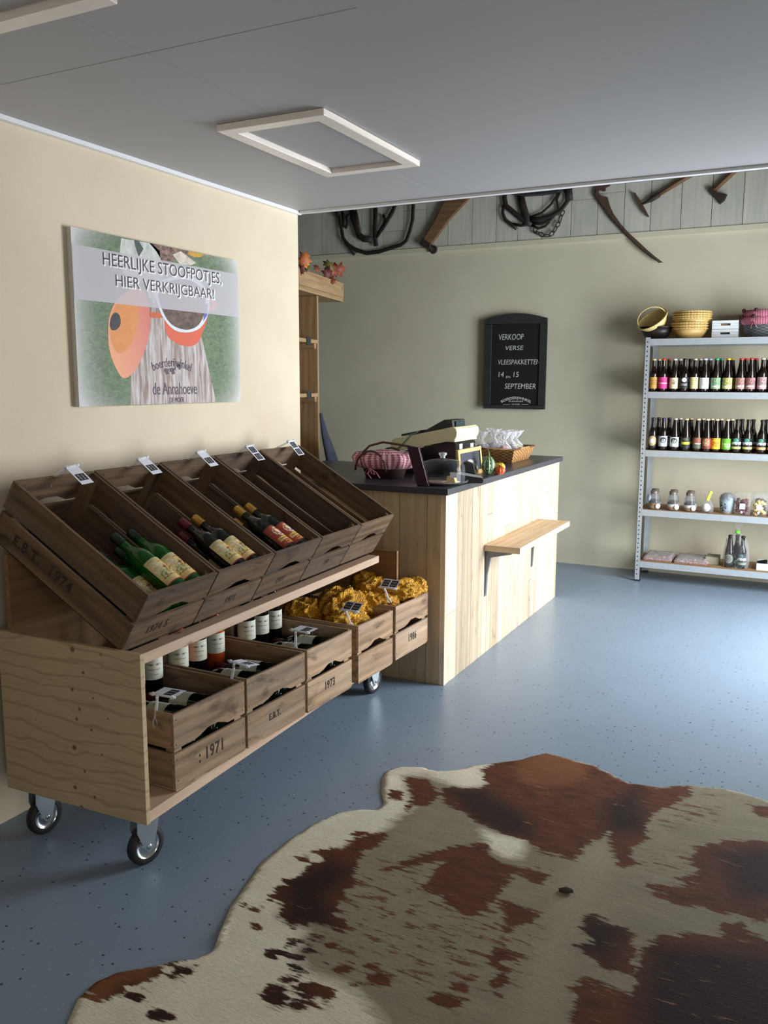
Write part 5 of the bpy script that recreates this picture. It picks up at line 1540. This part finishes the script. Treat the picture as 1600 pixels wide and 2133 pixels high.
for k, z in enumerate(zz):
    bowl('round_basket', f'golden round basket, {nm_[k]} in the stack on the top rack shelf', (xb+(-.008 if k < 3 else .003)+.002*math.sin(k*3), 6.74+.003*math.cos(k*2), SZ[0]+z*1.02), .075, .128+(.004 if k > 2 else 0), .070, 'wicker_gold', 'stacked golden baskets on the rack', tiltm=RXm(.8*math.sin(k*2)))
x0, x1 = P(1483, 690, 'y', 6.68).x, P(1537, 690, 'y', 6.68).x
for k in range(2):
    o = thing('white_crate', 'small white-painted wooden crate, '+('lower' if k == 0 else 'upper')+' of two on the rack', 'crate', T(x0, 6.68, SZ[0]+k*.062), 'white crates on the rack')
    wv_ = x1-x0
    m = MB()
    hh = .060
    a, b = wv_*.33, wv_*.70
    m.prism([(0, .002), (wv_, .002), (wv_, .022), (a, .022), (a, .034), (b, .034), (b, .022), (wv_, .022), (wv_, hh), (0, hh)][:0] or [(0, .002), (wv_, .002), (wv_, .024), (0, .024)], 0, .008, lambda p, q, d: (p, d, q))
    m.prism([(0, .024), (a, .024), (a, .040), (0, .040)], 0, .008, lambda p, q, d: (p, d, q)); m.prism([(b, .024), (wv_, .024), (wv_, .040), (b, .040)], 0, .008, lambda p, q, d: (p, d, q))
    m.prism([(0, .040), (wv_, .040), (wv_, hh), (0, hh)], 0, .008, lambda p, q, d: (p, d, q))
    m.box((0, .192, .002), (wv_, .2, hh)).box((0, .008, .002), (.008, .192, hh)).box((wv_-.008, .008, .002), (wv_, .192, hh)).box((0, 0, 0), (wv_, .2, .003))
    m.build('crate_body', plain('white_crate_paint', (216, 222, 226), .6, var=.08), o, .001)
    MB().box((.01, .02, .01), (wv_-.01, .03, .05)).build('inner_board', 'black_frame' if k == 0 else 'chip', o)
xg = P(1590, 690, 'y', 6.70).x
for k in range(2):
    o = thing('lined_basket', 'grey woven basket with gingham lining, '+('lower' if k == 0 else 'upper')+' of the nested pair on the rack', 'basket', T(xg+k*.012, 6.78, SZ[0]+k*.045), 'gingham-lined baskets on the rack')
    m = MB(); m.lathe([(.0005, 0), (.125, 0), (.135, .06), (.148, .12), (.14, .12), (.12, .006), (.0005, .006)], 44, Matrix.Diagonal((1, .8, 1, 1))); m.build('woven_body', 'wicker_grey', o)
    m = MB(); m.lathe([(.138, .118-.03), (.156, .098), (.160, .115), (.158, .142), (.148, .146), (.135, .12)], 64, Matrix.Diagonal((1, .8, 1, 1)), rfun=lambda a, z: 1+.02*math.sin(a*17+z*50)); m.build('gingham_lining', 'gingham_small', o)
    m = MB()
    for a in (2.9, 3.5, 4.3):
        c_ = Vector((.158*math.cos(a), .8*.158*math.sin(a), .145)); m.blob(c_, (.014, .014, .012), .3, 3, 8, a)
    m.build('cloth_knot', plain('dark_ribbon_knot', (70, 34, 40), .7), o)
    if k == 0:
        m = MB(); c_ = Vector((.156*math.cos(4.3), .8*.158*math.sin(4.3)-.004, .105))
        m.tube([c_, c_+Vector((-.012, -.002, -.02)), c_+Vector((-.016, -.003, -.045))], .006, 6, flat=.4); m.tube([c_, c_+Vector((.014, -.002, -.02)), c_+Vector((.024, -.003, -.04))], .006, 6, flat=.4)
        m.build('ribbon_bow', 'gingham_small', o)

# shelf four: jars, bags, tin ------------------------------------------
ZF = SZ[3]
for k, (px, layers, nm) in enumerate(((1362, ((160, 110, 66), (206, 160, 96)), 'brown layered'), (1401, ((226, 224, 220), (196, 150, 92)), 'white and caramel layered'), (1436, ((236, 234, 230), (188, 140, 84)), 'mostly white layered'))):
    for row in range(2):
        q = P(px+ (2 if row else 0), 1058, 'y', 6.66+row*.11)
        o = thing('jar_mix', f'glass jar with {nm} baking mix, '+('front' if row == 0 else 'back')+' one', 'jar', T(q.x, 6.66+row*.11, ZF), 'glass jars of baking mix')
        m = MB(); m.lathe([(.0005, .001), (.028, .001), (.036, .012), (.040, .04), (.040, .075), (.034, .10), (.026, .115), (.026, .125)], 24); m.build('jar_glass', 'jar_glass', o)
        m = MB(); m.lathe([(.0005, .004), (.026, .004), (.034, .012), (.0365, .028)], 20); m.build('mix_layer', plain('mix_a%d' % k, layers[1], .7, var=.1), o)
        m = MB(); m.lathe([(.0362, .0282), (.0385, .048), (.0005, .050)], 20); m.build('mix_layer', plain('mix_b%d' % k, layers[0], .7, var=.1), o)
        m = MB(); m.lathe([(.0382, .0502), (.0386, .06), (.0005, .062)], 20); m.build('mix_layer', plain('mix_c%d' % k, (66, 44, 34), .7, var=.2), o)
        m = MB(); m.lathe([(.0275, .118), (.0285, .13), (.026, .142), (.0005, .144)], 20); m.build('jar_lid', plain('jar_lid_%d' % k, (116, 104, 96), .4, .3), o)
        m = MB(); m.lathe([(.0005, 0), (.019, 0), (.0195, .0012), (.0005, .0014)], 18, T(.034, -.034, .028) @ RXm(90) @ RY(40)); m.build('round_tag', 'card', o)
        if k == 0 and row == 0:
            m = MB(); m.lathe([(.0005, 0), (.026, 0), (.0265, .0012), (.0005, .0014)], 22, T(-.034, -.03, .088) @ RZ(-30) @ RXm(80) @ Matrix.Diagonal((.7, 1, 1, 1))); m.build('oval_tag', plain('silver_tag', (190, 200, 214), .3, .3), o)
q = P(1472, 1060, 'y', 6.66)
o = thing('treat_bag', 'clear bag with round white label and yellow ribbon on the rack', 'bag', T(q.x, 6.67, ZF))
m = MB(); m.lathe([(.0005, .002), (.044, .002), (.046, .03), (.040, .065), (.022, .09), (.010, .10), (.022, .13), (.03, .15)], 28, rfun=lambda a, z: 1+.12*noise.noise(Vector((math.cos(a)*2, math.sin(a)*2, z*20)))); m.build('cellophane', 'cello_thin', o)
MB().blob((0, 0, .03), (.038, .036, .028), .15, 3, 12, 2).build('bag_content', plain('grey_content', (96, 84, 88), .7, var=.3, scale=60), o)
MB().lathe([(.0005, 0), (.030, 0), (.0305, .0012), (.0005, .0014)], 24, T(0, -.048, .042) @ RXm(90)).build('round_label', plain('label_pinkish', (226, 214, 222), .6, var=.05), o)
m = MB()
for k in range(4): m.blob((.004+.006*k, -.012, .098+.017*k), (.013, .009, .012), .4, 3, 8, k)
m.build('yellow_ribbon', plain('yellow_green_ribbon', (226, 226, 80), .5, var=.15, scale=90), o)
q = P(1510, 1066, 'y', 6.68)
o = thing('gift_tin', 'dark gift bowl wrapped in film with a cow print on the rack', 'gift', T(q.x+.01, 6.70, ZF))
MB().lathe([(.0005, .0), (.036, .0), (.046, .03), (.052, .07), (.054, .105), (.0005, .105)], 28).build('printed_cup', label_mat('cow_print_cup', (146, 160, 170), [('figure', .6, .5, .16, .35, (20, 22, 26)), ('figure', .3, .4, .12, .3, (24, 26, 30)), ('rect', 0, 0, 1, .1, (190, 190, 186))]), o)
MB().lathe([(.056, .100), (.054, .115), (.044, .135), (.024, .148), (.0005, .152)], 28, rfun=lambda a, z: 1+.04*math.sin(a*13)).build('film_top', film('dark_film', (.3, .33, .36), .55, 1, .1, .4), o)
MB().blob((0, 0, .115), (.048, .048, .028), .1, 3, 10).build('dark_content', 'black', o)
def pouch(label, px, hgt, wdt, cc, var, y=6.665, lab=True):
    q = P(px, 1070, 'y', y)
    o = thing('food_bag', label, 'bag', T(q.x, y, ZF), 'clear food bags on the rack')
    m = MB()
    m.lathe([(.0005, .001), (wdt*.46, .001), (wdt*.5, .02), (wdt*.5, hgt*.6), (wdt*.47, hgt*.82), (wdt*.48, hgt), (wdt*.46, hgt)], 40, Matrix.Diagonal((1, .55, 1, 1)), rfun=lambda a, z: 1+.05*math.sin(a*7+z*70)*min(1, z/.05)); m.build('clear_bag', 'cello_thin', o)
    rr = random.Random(px); m = MB()
    for i in range(34):
        a = rr.uniform(0, 2*PI); r = wdt*.36*math.sqrt(rr.random()); z = .012+hgt*.62*i/34
        m.blob((r*math.cos(a), r*.5*math.sin(a)-.004, z), (wdt*.13, wdt*.09, wdt*.10), .35, 2.5, 6, i)
    m.build('bag_content', plain('content_%d' % px, cc, .6, var=var, scale=50), o); o.children[-1]['kind'] = 'stuff'
    if lab:
        MB().box((-.018, -wdt*.285-.002, .045), (.020, -wdt*.285-.001, .085)).build('paper_label', label_mat('pouch_label_%d' % px, (214, 216, 232), [('lines', .1, .1, .9, .9, (150, 150, 190), 4)]), o)
        MB().lathe([(.0005, 0), (.010, 0), (.0005, .001)], 16, T(-.006, -wdt*.285, .022) @ RXm(90)).build('round_sticker', 'card', o)
    return o
pouch('clear bag of dark red-brown dried pieces on the rack', 1546, .165, .112, (96, 54, 48), .3)
pouch('clear bag of pale yellow pasta rings on the rack', 1581, .155, .105, (228, 200, 128), .12)
pouch('clear bag of brown pieces at the right frame edge', 1617, .15, .10, (120, 84, 66), .3, lab=False)
pouch('clear bag standing behind the pasta bag', 1584, .16, .11, (110, 100, 92), .3, y=6.76, lab=False)

# bottom shelf -----------------------------------------------------------
ZG = SZ[4]
for k, (px0, px1) in enumerate(((1338, 1399), (1402, 1474))):
    a, b = P(px0, 1172, 'y', 6.64).x, P(px1, 1172, 'y', 6.64).x
    o = thing('flat_pack', 'flat clear-wrapped pack on the bottom rack shelf, '+('left' if k == 0 else 'right')+' one', 'pack', T(a, 6.64, ZG), 'flat packs on the bottom rack shelf')
    m = MB(); n = 14
    vs = [((b-a)*i/n, .26*j/n, .012+.026*(1 if 0 < i < n and 0 < j < n else 0)+.008*noise.noise(Vector((i*.9+k*9, j*.9, 0)))) for i in range(n+1) for j in range(n+1)]
    fs = [(i*(n+1)+j, (i+1)*(n+1)+j, (i+1)*(n+1)+j+1, i*(n+1)+j+1) for i in range(n) for j in range(n)]
    m.shared(vs, fs); m.build('clear_wrap', film('pack_film_%d' % k, (.5, .46, .46), .4, 1, .15, .5, 70), o)
    MB().box((.006, .006, .0005), (b-a-.006, .254, .024)).build('pack_content', plain('pack_content_%d' % k, (150, 112, 104), .7, var=.25, scale=70), o, .002)
q = P(1490, 1170, 'y', 6.80)
o = MB().box((q.x-.06, 6.72, ZG+.0005), (q.x+.03, 6.86, ZG+.055)).build('small_box', plain('greenish_card', (150, 146, 122), .8, var=.12))
tag(o, 'small olive-grey box behind the flat packs on the bottom shelf', 'box')
q = P(1531, 1183, 'y', 6.66)
gb_ = tag(thing('gift_pack_wrap', 'cellophane wrap with a green tie around the beer bottles', 'gift wrap', T(q.x, 6.70, ZG)), 'cellophane wrap with a green tie around the beer bottles', 'gift wrap')
m = MB(); m.lathe([(.082, .003), (.088, .05), (.082, .14), (.070, .20), (.035, .245), (.010, .262), (.02, .285), (.036, .325)], 44, Matrix.Diagonal((1, .75, 1, 1)), rfun=lambda a, z: 1+.05*math.sin(a*8+z*40)+.05*noise.noise(Vector((math.cos(a)*2, math.sin(a)*2, z*14)))); m.build('cellophane', 'cello_thin', gb_)
m = MB(); m.blob((0, 0, .262), (.017, .014, .014), .2, 3, 10); m.build('green_tie', plain('lime_ribbon', (110, 226, 60), .5, var=.1), gb_)
M['grey_oval'] = lm_('grey_green_oval', (24, 13, 9), ('disc', .5, .55, .36, .42, (136, 146, 130)), ('figure', .5, .55, .24, .3, (90, 96, 88)))
M['OPN_G'] = lm_('green_dot_green_band', (18, 20, 22), ('disc', .45, .82, .2, .19, (60, 110, 96)), ('rect', 0, .08, 1, .28, (130, 160, 140)))
for dx_, dy_, lk, nm in ((-.045, -.012, 'grey_oval', 'left'), (.042, -.02, 'OPN_G', 'right'), (.0, .03, 'OPN_G', 'middle')):
    o = bottle('beer_bottle', f'{nm} beer bottle inside the tied cellophane gift wrap', T(q.x+dx_, 6.70+dy_, ZG+.001) @ RZ(-95), 'steinie' if nm == 'left' else 'beer', 'brown_glass', cap_mat((40, 30, 24)), lk, 'beer bottles in the gift wrap')
    if lk == 'OPN_G' and nm == 'right': put('label_writing', opn_me, o)
x0 = P(1575, 1190, 'y', 6.66).x
o = thing('white_box', 'low open white box at the right end of the bottom shelf', 'box', T(x0, 6.66, ZG+.0005))
m = MB(); m.box((0, 0, 0), (.2, .006, .05)).box((0, .174, 0), (.2, .18, .05)).box((0, .006, 0), (.006, .174, .05)).box((.194, .006, 0), (.2, .174, .05)).box((.006, .006, 0), (.194, .174, .004)); m.build('box_body', plain('white_box_card', (206, 216, 226), .6, var=.03), o, .001)
for k in range(2):
    o = thing('dark_jar', 'dark jar lying in the low white box, '+('left' if k == 0 else 'right')+' one', 'jar', T(x0+.045+.075*k, 6.70+k*.05, ZG+.040) @ RY(75) @ RZ(30), 'dark jars in the white box')
    MB().lathe([(.0005, -.04), (.030, -.04), (.032, -.03), (.032, .02), (.026, .035)], 20).build('jar_glass', 'black_gloss', o)
    MB().lathe([(.027, .03), (.0275, .048), (.0005, .05)], 20).build('jar_lid', plain('cream_lid_%d' % k, (190, 184, 150), .4), o)

# ------------------------------------------------------------------ old farm tools on the cladding
YT = YB-.045
def wp(scale, ox, oy, pts, d=0.0): return [P(ox+x*scale, oy+y*scale, 'y', YT-d) for x, y in pts]
A_ = lambda pts, d=0.0: wp(.2875, 680, 340, pts, d)
B_ = lambda pts, d=0.0: wp(.3625, 1020, 340, pts, d)
har = thing('harness', 'old dark leather harness hanging at the left of the cladding', 'harness', T(-3.3, YT, 2.8))
HI = har.matrix_world.inverted() if False else T(3.3, -YT, -2.8)
def strap(parent, inv, pts, wdt, name='leather_strap', mat='leather', thick=.35):
    m = MB(); m.tube([inv @ p for p in pts], wdt, 8, flat=thick, nrm=(0, 1, 0)); return m.build(name, mat, parent)
strap(har, HI, A_([(95, 300), (95, 370), (105, 450), (120, 540), (150, 585), (210, 625), (290, 652), (380, 642), (470, 612), (540, 592), (580, 560), (605, 490), (625, 410), (630, 290), (640, 200)]), .017)
strap(har, HI, A_([(140, 570), (170, 605), (205, 662)]), .016)
strap(har, HI, A_([(355, 260), (355, 420), (352, 520), (360, 600)]), .022)
strap(har, HI, A_([(520, 240), (480, 350), (420, 450), (355, 540)]), .020)
strap(har, HI, A_([(410, 372), (425, 400), (415, 440), (390, 480)]), .012)
strap(har, HI, A_([(180, 340), (205, 420), (225, 480), (235, 520), (270, 548), (330, 552)]), .028)
strap(har, HI, A_([(110, 340), (130, 400), (120, 450), (140, 465), (155, 430), (150, 390), (200, 340)]), .018)
strap(har, HI, A_([(200, 345), (215, 420), (232, 500)]), .030, 'leather_pad', 'leather', .3)
strap(har, HI, A_([(75, 330), (90, 380)]), .03, 'leather_pad')
sw = thing('wooden_yoke', 'long wooden bar with an iron ring end hanging on the cladding', 'tool', T(-2.9, YT, 2.85)); SI = T(2.9, -YT, -2.85)
pl_ = A_([(985, 200), (1090, 200), (900, 400), (760, 590), (705, 555), (790, 420), (870, 250)])
m = MB(); m.prism([(p.x+2.9, p.z-2.85) for p in pl_], -.018, .018, lambda a, b, d: (a, d, b), tone=.5); m.build('wooden_bar', 'handle_wood', sw, .004)
pl_ = A_([(705, 545), (762, 585), (750, 625), (680, 590)])
m = MB(); m.prism([(p.x+2.9, p.z-2.85) for p in pl_], -.024, .024, lambda a, b, d: (a, d, b)); m.build('iron_socket', 'iron', sw, .003)
m = MB(); c_ = A_([(776, 626)])[0]; c_ = SI @ c_
m.tube([c_+Vector((.026*math.cos(a), 0, .026*math.sin(a))) for a in [2*PI*k/20 for k in range(20)]], .011, 8, closed=True); m.tube([SI @ p for p in A_([(735, 600), (762, 612)])], .014, 8); m.build('iron_ring', 'iron', sw)
br_ = thing('bridle', 'black leather bridle with a chain hanging beneath the ceiling edge', 'bridle', T(-2.1, YT, 2.75)); BI = T(2.1, -YT, -2.75)
strap(br_, BI, B_([(90, 120), (85, 200), (95, 245), (160, 300), (200, 330), (240, 355)]), .020)
strap(br_, BI, B_([(80, 240), (75, 285), (90, 325), (130, 355), (155, 378)]), .014)
strap(br_, BI, B_([(130, 350), (180, 358), (230, 352)]), .012)
strap(br_, BI, B_([(170, 150), (190, 240), (215, 330), (205, 355)]), .030)
strap(br_, BI, B_([(215, 325), (290, 322), (350, 305), (410, 270), (450, 215), (465, 120)]), .018)
strap(br_, BI, B_([(225, 345), (300, 348), (350, 325), (400, 270), (385, 210), (410, 150)]), .012)
strap(br_, BI, B_([(230, 312), (300, 285), (350, 240), (385, 190), (395, 140)]), .010)
strap(br_, BI, B_([(240, 355), (280, 375), (320, 362), (345, 335)]), .011)
strap(br_, BI, B_([(440, 130), (455, 170), (458, 215)]), .030, 'leather_pad')
ch = B_([(262, 368), (262, 400), (285, 402), (312, 418), (345, 416), (368, 395), (385, 365), (400, 340), (412, 300), (425, 275)])
chn = bpy.data.objects.new('chain', None); COL.objects.link(chn); chn.parent = br_
pts = [BI @ p for p in ch]
for k, (a, b) in enumerate(zip(pts, pts[1:])):
    d = (b-a); L = d.length*.60; mid = (a+b)/2; d.normalize(); n_ = Vector((0, 1, 0)).cross(d) if k % 2 == 0 else (Vector((0, 1, 0)).cross(d)*.5+Vector((0, .7, 0)))
    m = MB(); m.tube([mid+d*L*math.cos(t_)+n_*.014*math.sin(t_) for t_ in [2*PI*j/16 for j in range(16)]], .0042, 6, closed=True); m.build('chain_link', 'iron', chn)
m = MB(); pl_ = B_([(110, 178), (200, 192), (300, 186), (400, 170), (430, 140), (430, 60), (100, 60)], .04)
m.prism([(p.x, p.z) for p in pl_], YT-.09, YT-.03, lambda a, b, d: (a, d, b)); 
tag(m.build('collar_pad', 'black_frame'), 'dark rounded collar pad half hidden by the ceiling edge', 'horse collar')
scy = thing('scythe_blade', 'rusty curved scythe blade hanging on the cladding', 'scythe', T(-1.5, YT, 2.7)); CI_ = T(1.5, -YT, -2.7)
up_ = [(612, 150), (604, 180), (625, 215), (660, 262), (700, 320), (745, 365), (775, 400), (830, 455), (880, 500), (930, 538), (980, 570)]
lo_ = [(998, 572), (950, 535), (900, 492), (850, 445), (800, 400), (755, 350), (712, 290), (690, 240), (678, 195), (640, 188), (622, 160)]
m = MB(); m.prism([((CI_ @ p).x, (CI_ @ p).z) for p in B_(up_+lo_)], -.004, .004, lambda a, b, d: (a, d, b)); m.build('blade', 'rust', scy)
m = MB(); m.tube([CI_ @ p for p in B_(up_)], .007, 8); m.build('blade_spine', 'iron', scy)
m = MB(); pl_ = B_([(612, 158), (618, 142), (650, 122), (700, 112), (690, 130), (668, 140), (665, 160), (648, 162), (640, 150), (622, 165)])
m.prism([((CI_ @ p).x, (CI_ @ p).z) for p in pl_], -.012, .012, lambda a, b, d: (a, d, b)); m.build('tang', 'rust', scy)
hm = thing('pick_hammer', 'old pick hammer with a slim head hanging on the cladding', 'hammer', T(-1.1, YT, 2.85)); MI = T(1.1, -YT, -2.85)
m = MB(); m.tube([MI @ p for p in B_([(1230, 20), (1155, 70), (1080, 115), (975, 180)])], [.02, .020, .020, .017], 10, flat=.8); m.build('handle', 'handle_wood', hm)
m = MB(); m.tube([MI @ p for p in B_([(975, 180), (930, 208), (905, 222), (870, 236)])], [.021, .020, .011, .009], 10); m.build('iron_socket', 'iron', hm)
m = MB(); pl_ = B_([(828, 168), (838, 172), (868, 215), (895, 265), (917, 308), (906, 308), (880, 275), (856, 240)])
m.prism([((MI @ p).x, (MI @ p).z) for p in pl_], -.015, .015, lambda a, b, d: (a, d, b)); m.build('hammer_head', 'rust', hm, .002)
ax = thing('axe', 'small old axe hanging at the right of the cladding', 'axe', T(-.75, YT, 2.88)); AI = T(.75, -YT, -2.88)
m = MB(); m.tube([AI @ p for p in B_([(1460, 0), (1400, 55), (1345, 105), (1290, 158)])], [.018, .02, .022, .018], 10, flat=.8); m.build('handle', 'handle_wood', ax)
m = MB(); pl_ = B_([(1255, 158), (1278, 134), (1300, 150), (1312, 172), (1332, 175), (1367, 180), (1350, 215), (1322, 237), (1305, 205), (1280, 190)])
m.prism([((AI @ p).x, (AI @ p).z) for p in pl_], -.016, .016, lambda a, b, d: (a, d, b)); m.build('axe_head', 'iron', ax, .004)
